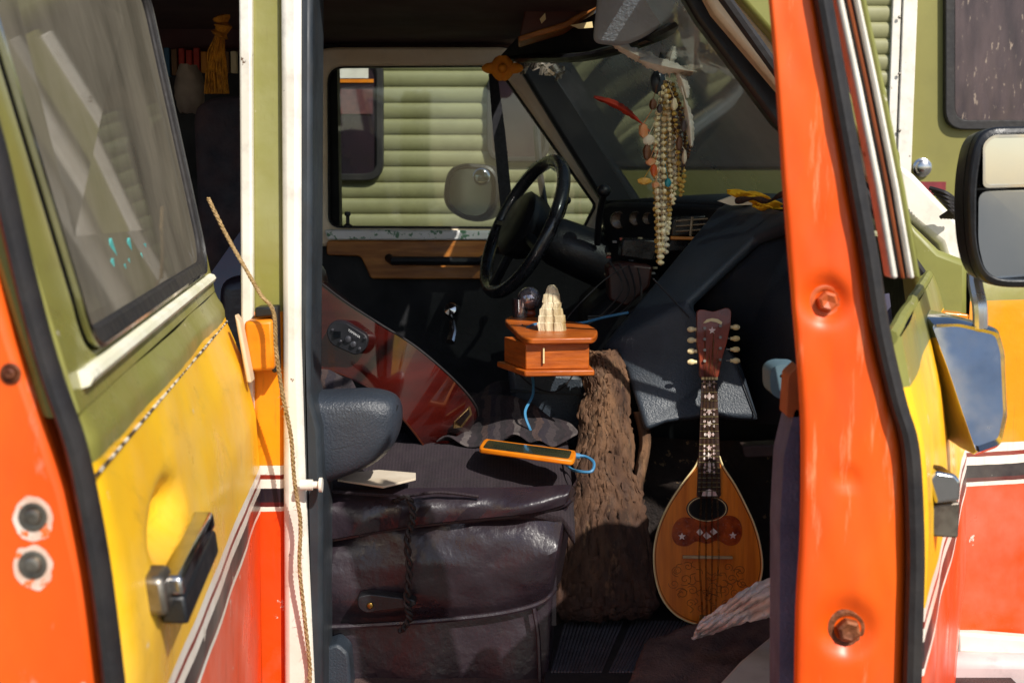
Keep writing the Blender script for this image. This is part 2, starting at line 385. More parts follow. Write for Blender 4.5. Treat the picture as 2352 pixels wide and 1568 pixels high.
strip('pillar_trim',[(548,-40),(577,-40),(580,740),(582,1568),(566,1568),(553,740)],Y0-.015,.05,white)
strip('pillar',[(574,-60),(650,-60),(655,1568),(662,2000),(600,2000),(592,1568),(578,800)],Y0,.10,paint,.008)
strip('pillar_trim',[(643,-60),(690,-60),(690,780),(700,1100),(722,1600),(722,2000),(660,2000),(652,1568),(648,760)],Y0-.02,.10,white,.01)
p=[(686,-60),(718,-60),(716,560),(712,900),(735,985),(741,1140),(740,2000),(716,2000),(708,1568),(694,1050),(688,700)]
strip('weather_strip',p,Y0-.01,.13,dkrub,.008)
strip('weather_strip',[(716,-60),(720,-60),(720,860),(716,900)],Y0+.1,.1,blackp,.002)
s=B();c=W(690,1113,Y0-.04);s.lathe(c,(1,0,0),[(0,0),(0,.009),(.02,.009),(.021,.006),(.03,.006),(.031,.012),(.036,.012),(.036,0)],16)
s.obj('door_striker',white,van)
s=B();s.prism(px([(560,738),(626,735),(630,850),(562,856)],2.07),YY(.05));hg=s.obj('hinge_plate',hingeor,van,bevel=.006)
s=B();s.prism(px([(585,706),(634,704),(636,856),(624,856),(622,726),(585,730)],2.085),YY(.04)).obj('hinge_bracket',blackp,hg,bevel=.003)
s=B();s.prism(px([(538,722),(550,738),(578,880),(566,880)],2.04),YY(.03)).obj('hinge_leaf',cream,hg,bevel=.003)
s=B();s.prism(px(rpoly([(440,232),(560,215),(640,250),(700,900),(470,900)],50),2.62),YY(.14))
seatback=s.obj('rear_seat_back',M('rear_seat_cloth','#1c1a20','#3c2624',14,.85,bump=.6,bsc=80),van,bevel=.04,bseg=4)
s=B();s.prism(px([(-200,150),(560,110),(560,60),(-200,30)],3.3),YY(.2)).obj('shelf',M('shelf_wood','#4a1c18','#2a0e10',5,.6),van,bevel=.01)
for a in range(10):
    cc=random.choice(['#a02818','#c07a20','#2a5a7a','#6a4a2a','#d8c8a0'])
    x=W(385+a*17,140,3.25).x
    B().box((x,3.25,1.93-.06),(.014,.02,.05+.02*random.random())).obj('small_book',M('book_cover',cc,None,9,.7),None,bevel=.002,label='small coloured book on a dark shelf inside the van',category='book',group='books on the van shelf')
t=thing('tassel',W(500,215,2.75),'mustard yellow thread tassel hanging inside the van','tassel')
s=B()
for a in range(70):
    x=random.uniform(-26,24);ph=random.random()*6
    pts=[W(506+x*.35,80,2.75+random.uniform(-.012,.012))]+[W(498+x*(.6+.4*k/5)+3*math.sin(ph+k),95+k*24,2.75+random.uniform(-.014,.014)) for k in range(1,6)]
    s.tube(pts,.0022,4)
s.obj('threads',tass,t)
s=B();s.tube(sm([W(507,35,2.75),W(512,60,2.75),W(502,85,2.75)],4),lambda q:.008+.012*abs(math.sin(q*9)),8).obj('knot',tass,t)
s=B();rows=[]
for i in range(12):
    q=i/11;rows.append([W(432+ (20+14*math.sin(q*3))*math.cos(k*math.tau/14)+6*q,150+110*q,3.0)+V(0,.03*math.sin(k*math.tau/14),0)+V(1,0,1)*.006*nz((i,k,3),.7) for k in range(14)])
s.grid(rows,cu=True).obj('cloth_bag',M('bag_cloth','#8a7a6a','#5a4a40',12,.9),label='beige cloth bag hanging in the dark van interior',category='bag')
# ---- side cargo door (open, hinged on the pillar)
def prof(tab):
    tab=sorted(tab)
    def f(z):
        if z<=tab[0][0]:return tab[0][1]
        for (a,b),(c,d) in zip(tab,tab[1:]):
            if z<=c:
                t=(z-a)/(c-a);return b+(d-b)*t
        (a,b),(c,d)=tab[-2:];return d+(d-b)/(c-a)*(z-c)
    return f
YN,YH=1.02,2.12
def ptab(l,y):return prof([(W(u,v,y).z,W(u,v,y).x) for u,v in l])
nearL=ptab([(-95,0),(0,290),(60,480),(118,700),(165,900),(205,1040),(235,1150),(280,1400),(305,1568)],YN)
hingL=ptab([(345,0),(420,330),(478,620),(505,700),(560,830),(588,950),(597,1100),(600,1568)],YH)
def LD(s,z,off=0):
    y=YN+(YH-YN)*s;return V(nearL(z)*(1-s)+hingL(z)*s+off,y,z)
def smooth(e):return e*e*(3-2*e)
s=B()
ss=[0,.006,.015,.03]+[.045+i*.0215 for i in range(43)]+[.985,1]
def dent(sv,z):
    o=0
    d=((sv-.225)/.075)**2+((z-1.258)/.030)**2
    o-=.034*math.exp(-d*d*.8)
    if sv<.03:o-=.01*(1-sv/.03)**2
    o+=.006*math.exp(-((z-1.385)/.012)**2)
    return o+.004*nz((sv*5,z*6,0),1)
zz=[.55,.7,.85,.95,1.0]+[1.02+i*.01 for i in range(40)]
s.grid([[LD(a,z,dent(a,z)) for a in ss] for z in zz])
side=s.obj('side_door',dpaint,van,solid=0,ang=50)
def map2(l,off):return [LD(a,z,off) for a,z in l]
O=rpoly([(0.0,1.408),(1.0,1.408),(1.0,1.93),(0.0,1.93)],.001,6);I=rpoly([(.07,1.447),(.965,1.447),(.965,1.90),(.07,1.90)],.05,6)
s=B();s.band(map2(O,0),map2(I,0),V(-.03,0,0));s.obj('window_surround',dpaint,side,bevel=.006)
I2=rpoly([(.075,1.45),(.96,1.45),(.96,1.895),(.075,1.895)],.05,6);I3=rpoly([(.092,1.465),(.945,1.465),(.945,1.88),(.092,1.88)],.045,6)
s=B();s.band(map2(I2,.006),map2(I3,.002),V(-.02,0,0));s.obj('window_seal',rubber,side,bevel=.003)
s=B();s.band([LD(p.x,p.y,.0075) for p in rpoly([(.071,1.4475),(.963,1.4475),(.963,1.897),(.071,1.897)],.05,6)],[LD(p.x,p.y,.0085) for p in rpoly([(.076,1.4515),(.959,1.4515),(.959,1.893),(.076,1.893)],.05,6)],V(-.006,0,0));s.obj('seal_bead',chrome,side)
s=B();s.prism(map2(I3,-.004),V(-.004,0,0));s.obj('door_window',dglass,side,smooth=False)
s=B();s.tube([LD(.03+.95*a/20,1.434,.002) for a in range(0,21)],.0095,8,flat=.8);s.obj('belt_moulding',M('lip_highlight_cream','#fcf8e4','#e0dcb8',9,.4,chip=('#7a7a3a',.64,30)),side)  # cream tube colours in the bright highlight along the green window lip
s=B();s.tube([LD(a/20,1.362,.001) for a in range(0,21)],.0016,6);s.obj('pin_stripe',M('white_line','#e8e0cc','#c0b090',60,.6,chip=('#3a3028',.5,60)),side)
s=B();c=LD(.62,1.52,-.04);s.lathe(c,(1,0,.1),[(0,0),(0,.022),(.012,.026),(.02,.02),(.02,0)],20)
s.tube([c,c+V(0,-.08,-.02),c+V(0,-.14,-.03)],.009,8);s.obj('window_latch',M('latch_brown','#c89a90','#8a7070',30,.4),side)
for k in range(9):
    s=B();c=LD(.28+.03*k,1.488+.014*math.sin(k*2),-.014);s.box(c,(.004,.05,.03+.015*random.random()),Matrix.Rotation(random.uniform(-.8,.8),3,'X'))
    s.obj('teal_tape',M('teal_tape','#6accc0','#3a8a8c',20,.5),side)
s=B()
s.prism(px([(-420,-60),(-230,-60),(-100,200),(-45,420),(-20,600),(30,780),(70,900),(105,1000),(150,1130),(195,1330),(232,1640),(-420,1640)],YN-.005),YY(.04))
jamb=s.obj('door_jamb',orangew,side,bevel=.008)
ol=[(-180,0),(-60,200),(-12,330),(40,560),(90,760),(130,890),(172,1010),(200,1130),(235,1330),(272,1640)]
pts=sm([(u,v,0) for u,v in ol],4);rows=[]
for q in pts:
    a=W(q.x-26,q.y,YN-.012);b=W(q.x+22,q.y,YN-.012)
    m_=(a+b)/2;w_=(b-a)/2
    rows.append([m_+w_*math.cos(k*math.tau/10)+V(0,-1,0)*.014*math.sin(k*math.tau/10) for k in range(10)])
s=B();s.grid(rows,cu=True).obj('door_seal',rubber,side)
primer=M('primer_patch','#ecdccc','#d0a890',30,.8,chip=('#f06a20',.56,90))
for (u,v,rr,mt) in ((25,857,.0046,rust),(76,1186,.0064,steel),(76,1296,.0064,steel)):
    s=B();c=W(u,v,YN-.006);s.lathe(c,(0,-1,0),[(0,0),(0,rr*1.8),(.001,rr*1.8),(.0016,rr*1.4),(.001,rr*1.15),(.004,rr*1.0),(.005,rr*.6),(.0045,0)],20);s.obj('bolt',mt,side)
    if rr>.005:
        s=B();N=30;cc=W(u,v+6,YN-.0056)
        ring=[cc+V(math.cos(k*math.tau/N)*rr*2.5*(1+.14*nz((k*.5,v,0),1)),0,math.sin(k*math.tau/N)*rr*2.9*(1+.2*nz((k*.4,v,4),1))) for k in range(N)]
        s.add(ring,[list(range(N))]);s.obj('worn_patch',primer,side,smooth=False)
s=B();s.grid([[LD(a,z,-.06) for a in (0.02,.5,1)] for z in (.55,1.0,1.40)]);s.obj('inner_panel',darkp,side,solid=.01)
hz=1.228
s=B();s.prism([LD(.105,hz-.004,.008),LD(.315,hz-.004,.008),LD(.315,hz+.014,.008),LD(.105,hz+.014,.008)],V(.022,0,0));h=s.obj('door_handle',chrome,side,bevel=.004)
s=B();s.prism([LD(.108,hz-.032,.004),LD(.312,hz-.032,.004),LD(.312,hz-.005,.004),LD(.108,hz-.005,.004)],V(.026,0,0));s.obj('handle_grip',blackp,h,bevel=.004)
s=B();s.prism([LD(.085,hz-.016,-.004),LD(.125,hz-.016,-.004),LD(.125,hz+.020,-.004),LD(.085,hz+.020,-.004)],V(.022,0,0));s.obj('handle_bracket',steel,h,bevel=.006)
# ---- front passenger door
YA,YB=1.40,2.28
nearR=ptab([(1905,-60),(1925,0),(1968,200),(2014,430),(2048,620),(2064,760),(2094,920),(2118,1020),(2130,1250),(2122,1568)],YA)
hingR=ptab([(2050,300),(2120,560),(2162,680),(2185,800),(2212,960),(2222,1060),(2216,1300),(2196,1568)],YB)
def RD(s,z,off=0):
    return V(nearR(z)*(1-s)+hingR(z)*s+off,YA+(YB-YA)*s,z)
s=B();zz=[.6,.75,.9]+[1.0+.025*i for i in range(18)]
s.grid([[RD(a,z,.004*nz((a*5,z*6,5),1)-(.012 if a<.01 else 0)) for a in [0,.012,.03,.06]+[.1+i*.045 for i in range(21)]] for z in zz])
fd=s.obj('front_door',dpaint,van,ang=50)
PL=[(1890,-160),(1925,0),(1968,200),(2014,430),(2050,640)]
def post(o1,o2,y,m,nm,th=.03):
    a=[(u+o1,v) for u,v in PL];b=[(u+o2,v) for u,v in PL][::-1]
    B().prism(px(a+b,y),YY(th)).obj(nm,m,fd,bevel=.003)
post(-2,14,YA+.005,white,'frame_lip');post(14,40,YA+.018,rubber,'window_channel');post(24,30,YA+.012,brownpl,'felt_strip');post(40,52,YA+.006,white,'frame_lip');post(52,66,YA+.012,grnp,'window_post',.05)
s=B();s.tube([RD(.97,1.43,-.02),V(.42,2.16,1.78),V(.29,2.1,1.93),V(.1,1.5,1.97)],.010,8);s.obj('window_frame',rubber,fd)
s=B();s.tube([RD(a/10,1.425,-.010+.003*nz((a,0,0),.9)) for a in range(11)],.008,8);s.obj('belt_moulding',grnp,fd)
s=B();s.grid([[RD(a,z,-.09) for a in (0.12,.5,.9)] for z in (.6,1.0,1.40)]);s.obj('door_trim',jean,fd,solid=.02)
jL=[(1735,-260),(1765,0),(1784,240),(1800,480),(1818,700),(1832,870),(1838,1000),(1836,1230),(1826,1400),(1822,1700)]
jR=[(1825,-260),(1872,0),(1908,200),(1950,430),(1980,600),(2005,760),(2042,920),(2072,1030),(2083,1250),(2080,1420),(2072,1700)]
jl=sm([(a,b,0) for a,b in jL],4);jr=sm([(a,b,0) for a,b in jR],4)
def atv(l,v):
    for a,b in zip(l,l[1:]):
        if a.y<=v<=b.y:return a.x+(b.x-a.x)*(v-a.y)/(b.y-a.y+1e-9)
    return l[-1].x
rows=[];NT=26
for i in range(150):
    v=-250+1940*i/149;L=atv(jl,v);R=atv(jr,v);row=[W(L,v,YA+.06)]
    for k in range(NT+1):
        t=k/NT
        u=L+(R-L)*t;d=0
        for (bu,bv,br) in ((1895,690,50),(1945,1440,60),(1945,1098,28)):
            q=((u-bu)**2+(v-bv)**2)/br**2
            d+=(.012 if br>40 else .004)*math.exp(-q*q)
        e=.008*((1-min(1,t/.08))**2+max(0,(t-.9)/.1)**2)
        row.append(W(u,v,YA-.002+d+e+.0016*nz((u*.02,v*.008,0),1)))
    row.append(W(R,v,YA+.05));rows.append(row)
s=B();s.grid(rows);jb=s.obj('door_jamb',orange,fd,solid=0,ang=60)
rows=[]
for i in range(90):
    v=-250+1940*i/89;R=atv(jr,v)
    a=W(R-2,v,YA-.01);b=W(R+40,v,YA+.0);m_=(a+b)/2;w_=(b-a)/2
    rows.append([m_+w_*math.cos(k*math.tau/10)+V(0,-1,0)*.014*math.sin(k*math.tau/10) for k in range(10)])
s=B();s.grid(rows,cu=True).obj('door_seal',rubber,fd)
for (u,v,r) in ((1897,690,.0115),(1945,1441,.014)):
    s=B();c=W(u,v,YA+.011);s.lathe(c,(0,-1,0),[(0,0),(0,r*1.8),(.003,r*1.8),(.004,r*1.35),(.003,r*1.1)],24)
    s.lathe(c+V(0,-.004,0),(0,-1,0),[(0,r),(.008,r*.95),(.010,r*.7),(.008,r*.35),(.006,0)],6)
    s.obj('bolt',rust if v>1000 else M('painted_bolt','#d86a34','#a8481c',30,.5),fd,ang=25)
s=B();s.prism(px(rpoly([(1700,1568+60),(1790,1568+60),(1792,1200),(1800,1050),(1826,940),(1836,940),(1836,1640)],14),1.5),YY(.06));s.obj('trim_edge',jean,fd,bevel=.01)
s=B();o=rpoly([(1768,850),(1790,836),(1840,838),(1840,925),(1800,920),(1770,905)],16,5);i=rpoly([(1790,862),(1800,856),(1840,856),(1840,872),(1805,870),(1792,868)],4,5)
s.band(px(o,1.62),px(i,1.62),YY(.05));s.obj('door_pull',bluepl,fd,bevel=.008)
s=B();s.prism(px(rpoly([(1812,862),(1838,838),(1838,958),(1806,958)],8),1.5),YY(.04));s.obj('pull_cap',brownpl,fd,bevel=.006)
s=B()
s.prism(px(rpoly([(2132,1100),(2150,1082),(2196,1090),(2208,1106),(2206,1150),(2150,1158)],8),1.52),YY(.05));h=s.obj('door_handle',chrome,fd,bevel=.006)
s=B();s.prism(px(rpoly([(2136,1160),(2206,1152),(2202,1236),(2142,1232)],8),1.53),YY(.05));s.obj('handle_housing',steel,h,bevel=.006)
s=B();mo=px(rpoly([(2152,742),(2215,738),(2300,756),(2306,800),(2292,950),(2272,1012),(2216,1036),(2200,960),(2178,850)],12,4),1.80)
n=len(mo);c=sum(mo,Vector())/n
til=lambda p:V(0,.35*(p.z-c.z)-.35*(p.x-c.x),0)
s.grid([[c+(p-c)*1.0+YY(.14)+til(p) for p in mo],[c+(p-c)*1.02+YY(.05)+til(p) for p in mo],[p+til(p) for p in mo],[c+(p-c)*.93-YY(.012)+til(p) for p in mo],[c+(p-c)*.86-YY(.002)+til(p) for p in mo]],cu=True)
s.add([c+(p-c)*.87-YY(.003)+til(p) for p in mo],[list(range(n))]);s.add([c+(p-c)+YY(.14)+til(p) for p in mo],[list(range(n))])
sm1=s.obj('small_mirror',chrome,fd)
s=B();s.tube(sm([W(2262,430,1.86),W(2248,560,1.86),W(2240,640,1.84),W(2250,700,1.82),W(2252,752,1.82)],6),.0105,10);ma=s.obj('mirror_arm',M('arm_chrome','#f0f0f0','#d8d8d8',6,.3,.8),fd)
o=rpoly([(2222,420),(2240,320),(2270,292),(2500,288),(2500,662),(2290,660),(2248,640),(2226,560)],[60,40,30,40,40,40,40,60],6)
s=B();O_=px(o,1.74);i=rpoly([(2244,425),(2258,338),(2280,310),(2486,305),(2486,645),(2296,643),(2262,622),(2244,560)],[40,30,24,30,30,30,30,40],6)
I_=px(i,1.735);s.band(O_,I_,YY(.02));c=sum(O_,Vector())/len(O_)
s.grid([[p+YY(.02) for p in O_],[c+(p-c)*.96+YY(.06) for p in O_],[c+(p-c)*.7+YY(.10) for p in O_]],cu=True);s.add([c+(p-c)*.7+YY(.10) for p in O_],[list(range(len(O_)))])
bm_=s.obj('wing_mirror',blackp,fd,bevel=.003)
def gl(pts,y,nm,par,m=mirrorm,tilt=0,tz=0):
    return B().prism(px(pts,(lambda u,v:y+tilt*(u-2250)/1000+tz*(v-550)/1000)),YY(.004)).obj(nm,m,par,smooth=False)
gl(rpoly([(2248,440),(2486,432),(2486,645),(2296,643),(2262,622),(2247,560)],24,5),1.745,'mirror_glass',bm_,tilt=.22,tz=.02)
gl(rpoly([(2262,332),(2280,316),(2486,312),(2486,420),(2264,426)],14,5),1.742,'spot_mirror_glass',bm_,tilt=.05)
s=B();o=rpoly([(2258,330),(2280,310),(2488,306),(2488,426),(2258,432)],14,5);i=rpoly([(2263,334),(2282,316),(2484,312),(2484,420),(2264,425)],12,5)
s.band(px(o,1.733),px(i,1.733),YY(.012)).obj('spot_mirror_rim',chrome,bm_)
# ---- fender, cowl, hood
def FN(t):
    return (.81+1.3*t,2.30+.32*t)
s=B();rows=[]
for z in [.5,.62,.7,.8,.9,1.0,1.06,1.12,1.2,1.3,1.36,1.40,1.425]:
    rows.append([V(FN(t)[0],FN(t)[1]+(.02*(1.4-z)**2)-(.015 if z<.72 else 0)+(.02 if z>1.41 else 0),z) for t in [i/14 for i in range(15)]])
s.grid(rows);fe=s.obj('fender',paint,van,ang=60)
s=B();rows=[]
for k in range(10):
    q=k/9;rows.append([V(FN(t)[0]-.0-.12*q,FN(t)[1]+.02+1.1*q,1.425+.10*math.sin(min(1,q*2.2)*math.pi/2)-.12*t*t) for t in [i/10 for i in range(11)]])
s.grid(rows).obj('hood',grnp,van)
s=B();s.prism(px([(2060,372),(2100,400),(2215,520),(2225,600),(2175,605),(2160,560),(2060,480)],2.34),YY(.25)).obj('cowl',white,van,bevel=.01)
s=B();s.prism(px([(2082,500),(2160,575),(2225,600),(2225,735),(2110,735)],2.30),YY(.08)).obj('cowl_side',grnp,van,bevel=.012)
s=B();s.prism(px(rpoly([(2166,716),(2226,722),(2224,740),(2168,738)],5),2.2),YY(.05)).obj('marker_light',M('amber_lens','#f88a10','#e07008',9,.2,coat=.5),van,bevel=.004)
s=B()
for k in range(5):
    s.tube(sm([W(2136+k*6,432+6*k,2.3),W(2175+k*3,445+10*k,2.28),W(2196,470+5*k,2.3),W(2160+k*8,500,2.32)],5),.004,6)
s.obj('wiper_arm',rubber,van)
s=B();s.prism(px([(2200,1452),(2420,1470),(2420,1508),(2200,1500)],2.29),YY(.03)).obj('lower_moulding',white,van,bevel=.006)
s=B();s.prism(px([(2170,1510),(2420,1512),(2420,1640),(2170,1640)],2.26),YY(.1)).obj('running_board',M('pale_paint','#d8c4c0','#b8a8a8',6,.5,grime=.3),van,bevel=.02)
s=B();s.box(W(2342,1262,2.36),(.045,.012,.012));s.box(W(2350,1222,2.36),(.012,.012,.05));s.box(W(2340,1238,2.36),(.04,.01,.006));s.obj('badge',chrome,van,bevel=.002)
# ---- A pillars and windshield
def bar(pts,y,m,nm,th=.05,bev=.008):return B().prism(px(pts,y),YY(th)).obj(nm,m,van,bevel=bev)
bar([(1545,-50),(1592,-50),(1800,200),(2060,470),(2060,540),(1780,285),(1600,45)],2.30,blackp,'windshield_post',.05)
bar([(1592,-60),(1650,-60),(1900,240),(2070,430),(2070,482),(1800,218),(1640,30)],2.24,cream,'windshield_post_trim',.05)
bar([(1650,-60),(1740,-60),(1960,220),(2070,350),(2070,430),(1900,225)],2.20,grnp,'windshield_post_skin',.05)
bar([(1165,112),(1250,118),(1300,200),(1475,462),(1480,500),(1400,500),(1385,470)],3.52,M('post_vinyl','#1c222a','#141a20',5,.4),'windshield_post',.08,.012)
nt_,nb_=W(1540,-60,2.33),W(2085,540,2.33)
ft_,fb_=W(1215,100,3.56),W(1440,470,3.56)
rows=[]
for i in range(9):
    q=i/8;a=nt_.lerp(nb_,q);b=ft_.lerp(fb_,q)
    rows.append([a.lerp(b,t)+V(.05,0,0)*math.sin(t*math.pi) for t in [k/12 for k in range(13)]])
ws=B().grid(rows).obj('windshield',wglass,van)
s=B();s.tube(sm([W(1150,138,3.4),W(1230,135,3.2),W(1350,130,2.95),W(1480,95,2.75),W(1600,38,2.5)],6),.02,8,flat=.5);s.obj('headliner_edge',blackp,van)
s=B();s.prism(px([(1150,128),(1190,85),(1300,70),(1420,0),(1420,-60),(1620,-60),(1600,36),(1480,80),(1350,118),(1240,128)],lambda u,v:3.35-(u-1150)*.0017),YY(.02));s.obj('windshield_header',M('header_vinyl','#1a2028','#12161c',5,.5),van)
# ---- far side door
YD=3.62
inn=[(752,524),(750,152),(1143,150),(1372,472),(1343,528)]
out=[(712,566),(708,108),(1176,108),(1410,474),(1354,568)]
rr=[30,40,30,10,6]
I=rpoly(inn,rr,6);O=rpoly(out,[20,62,30,10,6],6)
s=B();s.band(px(O,YD),px(I,YD),YY(.05));ddoor=s.obj('driver_door',creamb,van,bevel=.010,bseg=3)
I2=rpoly([(757,519),(755,156),(1138,153),(1364,472),(1339,522)],[26,34,26,8,6],6)
s=B();s.band(px(I,YD+.012),px(I2,YD+.012),YY(.03));s.obj('window_seal',rubber,ddoor,bevel=.002)
s=B();s.prism(px(I2,YD+.03),YY(.004));s.obj('door_window',glass('side_glass','#e6eae6','#a8a898',.03,.1),ddoor,smooth=False)
s=B();s.prism(px([(500,560),(1360,564),(1420,474),(1520,474),(1520,1400),(500,1400)],YD+.012),YY(.06));s.obj('lower_panel',darkp,ddoor)
s=B();s.prism(px([(400,20),(1260,20),(1260,124),(400,124)],YD+.055),YY(.05));s.obj('door_header',headl,van)
s=B();s.prism(px([(400,20),(722,20),(722,600),(400,600)],YD+.056),YY(.05));s.obj('far_pillar',darkp,van)
s=B();s.prism(px([(745,528),(1150,530),(1345,534),(1345,552),(752,551)],YD-.03),YY(.05));s.obj('window_ledge',speck,ddoor,bevel=.005)
s=B();s.prism(px(rpoly([(750,553),(1142,553),(1118,641),(852,640),(836,604),(828,588),(750,586)],8,4),YD-.025),YY(.03));s.obj('wood_trim',wooddoor,ddoor,bevel=.006)
s=B();s.tube([W(893,592,YD-.035),W(900,599,YD-.06),W(1100,600,YD-.06),W(1112,594,YD-.035)],.012,8);s.obj('pull_strap',blackp,ddoor)
s=B();s.lathe(W(799,522,YD-.01),(0,0,1),[(0,.012),(.006,.012),(.01,.005),(.03,.005),(.034,.009),(.042,.008),(.044,0)],12);s.obj('lock_knob',blackp,ddoor)
s=B();c=W(1040,712,3.5);s.lathe(c,(-.2,-1,.2),[(0,0),(0,.02),(.015,.022),(.03,.016),(.034,0)],20);s.tube([W(1038,738,3.5),W(1040,762,3.48),W(1034,785,3.46)],lambda q:.009+.004*q,10);s.obj('window_crank',chrome,ddoor)
s=B();s.prism(px([(1122,170),(1142,166),(1160,300),(1178,480),(1150,484),(1132,300)],YD-.02),YY(.02));s.obj('seat_belt',M('belt_web','#1c1c24','#121218',50,.8),van)
o=rpoly([(1016,470),(1026,392),(1060,374),(1128,378),(1148,408),(1144,480),(1118,512),(1062,506)],[30,30,24,24,24,30,30,30],6)
O_=px(o,3.92);c=sum(O_,Vector())/len(O_)
s=B();s.grid([[c+(p-c)*.78+YY(.012) for p in O_],[c+(p-c)*.88-YY(.010) for p in O_],[c+(p-c)*.97-YY(.006) for p in O_],O_,[c+(p-c)*.97+V(.02,.05,0) for p in O_],[c+(p-c)*.6+V(.03,.1,0) for p in O_]],cu=True)
s.add([c+(p-c)*.6+V(.03,.1,0) for p in O_],[list(range(len(O_)))])
s.add([c+(p-c)*.78+YY(.014) for p in O_],[list(range(len(O_)))])
dm=s.obj('driver_mirror',blackp,van)
def mgl(sc_,cx,m_=mirrorm,nm='mirror_glass',dy=0,tx=-.08,tz=.0):
    s=B();s.add([c+V(cx,0,0)+V((p-c).x*sc_,0,(p-c).z*sc_)+V(0,-.002+dy+tz*(p-c).z+tx*(p-c).x,0) for p in O_],[list(range(len(O_)))]);return s.obj(nm,m_,dm,smooth=False,solid=.001)
mgl(.80,-.008)
s=B();s.lathe(W(1106,406,3.900),(0,-1,0),[(0,.026),(.003,.024),(.006,.018),(.008,0)],20);s.obj('blind_spot_mirror',mirrorm,dm)
s=B();s.tube([W(1130,450,4.0),W(1200,470,3.85),W(1260,540,3.72)],.014,8);s.tube([W(1232,290,3.85),W(1240,400,3.8),W(1262,540,3.7)],.01,8);s.obj('mirror_arm',blackp,dm)
# ---- steering wheel
C=W(1203,520,3.2);k=3.2/F
A_=V(76,0,146)*k;Bv=V(-.27,.95,.14).normalized()*A_.length
nrm=A_.cross(Bv).normalized()
sw=B();sw.tube([C+A_*math.cos(t*math.tau/64)+Bv*math.sin(t*math.tau/64) for t in range(64)],.0165,12,closed=True)
stw=sw.obj('steering_wheel',M('wheel_rim','#303236','#1a1c20',14,.26,coat=.5),van)
hub=B()
for sg in (-1,1):
    hub.tube([C,C+Bv*.55*sg-A_*.1,C+Bv*.95*sg-A_*.15],.016,8,flat=.7)
hub.tube([C,C-A_*.5,C-A_*.96],.02,8,flat=.6)
if nrm.x<0:nrm=-nrm
hub.lathe(C-nrm*.03,nrm,[(0,0),(0,.07),(.01,.085),(.05,.08),(.1,.05),(.12,.05)],18)
hub.obj('spokes',blackp,stw)
s=B();s.lathe(C+nrm*.05,V(1,.05,-.42),[(0,.045),(.04,.06),(.12,.065),(.3,.07),(.42,.07)],18);s.obj('steering_column',blackp,van)
s=B();s.tube([W(1372,560,3.15),W(1376,500,3.1),W(1386,446,3.05)],.008,8);s.ell(W(1387,438,3.05),(.017,.017,.015),14,9);s.obj('gear_lever',blackp,van)
s=B();s.tube([W(1270,520,3.2),W(1292,495,3.3),W(1302,462,3.3)],.006,8);s.ell(W(1302,460,3.3),.011);s.obj('indicator_stalk',blackp,van)
# ---- dashboard
s=B();s.prism(px([(1372,476),(1400,464),(1660,470),(1650,490),(1560,600),(1510,650),(1370,640),(1330,600),(1385,540)],lambda u,v:3.2-(u-1372)*.0012),V(.25,.30,0))
da=s.obj('dashboard',blackp,van,bevel=.012)
s=B();P=[W(1380,468,3.21),W(1520,462,3.04),W(1662,468,2.86),W(1815,478,2.66)];s.grid([P,[p+V(.20,.05,.012) for p in P],[p+V(.34,.30,.0) for p in P]]);s.obj('dash_top',dash,da,solid=.014)
gf=M('gauge_face','#2c241e','#5a4a40',60,.25)
for (u,v,r) in ((1422,506,18),(1462,502,15),(1490,502,13),(1528,520,12)):
    s=B();y=3.2-(u-1372)*.0012-.006;s.lathe(W(u,v,y),(-.3,-1,0),[(0,0),(.002,r*.6*y/F),(.004,r*y/F*.95),(.008,r*y/F),(.004,r*y/F*1.15),(0,r*y/F*1.2)],20);s.obj('gauge',gf,da)
for q in ((1545,500,1640,492,1640,535,1540,545),(1540,548,1625,545,1600,575,1530,580),(1430,548,1520,552,1500,600,1425,590)):
    s=B();s.prism(px([(q[0],q[1]),(q[2],q[3]),(q[4],q[5]),(q[6],q[7])],2.90),YY(.08));s.obj('radio',M('radio_face','#2c2a2a','#141416',30,.25,.3),da,bevel=.004)
s=B()
for a in (508,520,532):s.tube([W(1552,a,2.895),W(1632,a-6,2.895)],.0018,5)
s.tube([W(1590,498,2.895),W(1586,542,2.895)],.003,5)
s.obj('vent_slats',M('slat_metal','#a89078','#7a6858',20,.3,.6),da)
s=B();s.prism(px([(1540,543),(1604,545),(1600,552),(1540,551)],2.885),YY(.02));s.obj('wood_strip',wooddoor,da,bevel=.002)
for i in range(22):
    s=B();s.box(W(random.uniform(1380,1520),random.uniform(540,640),2.94),(.010,.02,.005));s.obj('switch',M('switch_paint',random.choice(['#8a8a8a','#a84a3a','#5a5a64','#a89878']),None,9,.4),da,bevel=.001)
s=B();s.prism(px([(1165,842),(1350,858),(1350,1100),(1185,1100),(1175,930)],2.76),YY(.22));con=s.obj('console',dash,van,bevel=.015)
s=B();s.prism(px([(1172,895),(1348,905),(1348,910),(1172,900)],2.756),YY(.01));s.obj('console_groove',blackp,con)
s=B();s.ell(W(1188,853,2.70),(.007,.005,.007));s.obj('console_button',M('brass','#d8b060','#a07c38',9,.3,.9),con)
s=B();s.prism(px([(1350,720),(1500,600),(1520,640),(1640,860),(1420,1100),(1340,1100)],3.0),YY(.45));s.obj('tunnel',darkp,van,bevel=.02)
s=B();s.prism(px(rpoly([(1395,612),(1430,604),(1500,612),(1492,660),(1440,705),(1400,690)],8),2.85),YY(.1));hb=s.obj('heater_box',M('dark_walnut','#4a241a','#281412',8,.4),van,bevel=.006)
s=B()
for k in range(4):
    s.tube(sm([W(1400+k*22,600+5*k,2.84),W(1430+k*14,660+8*k,2.80),W(1385+k*18,720,2.82),W(1350,745-6*k,2.82)],6),.0022,5)
s.obj('dash_wiring',blk,van)
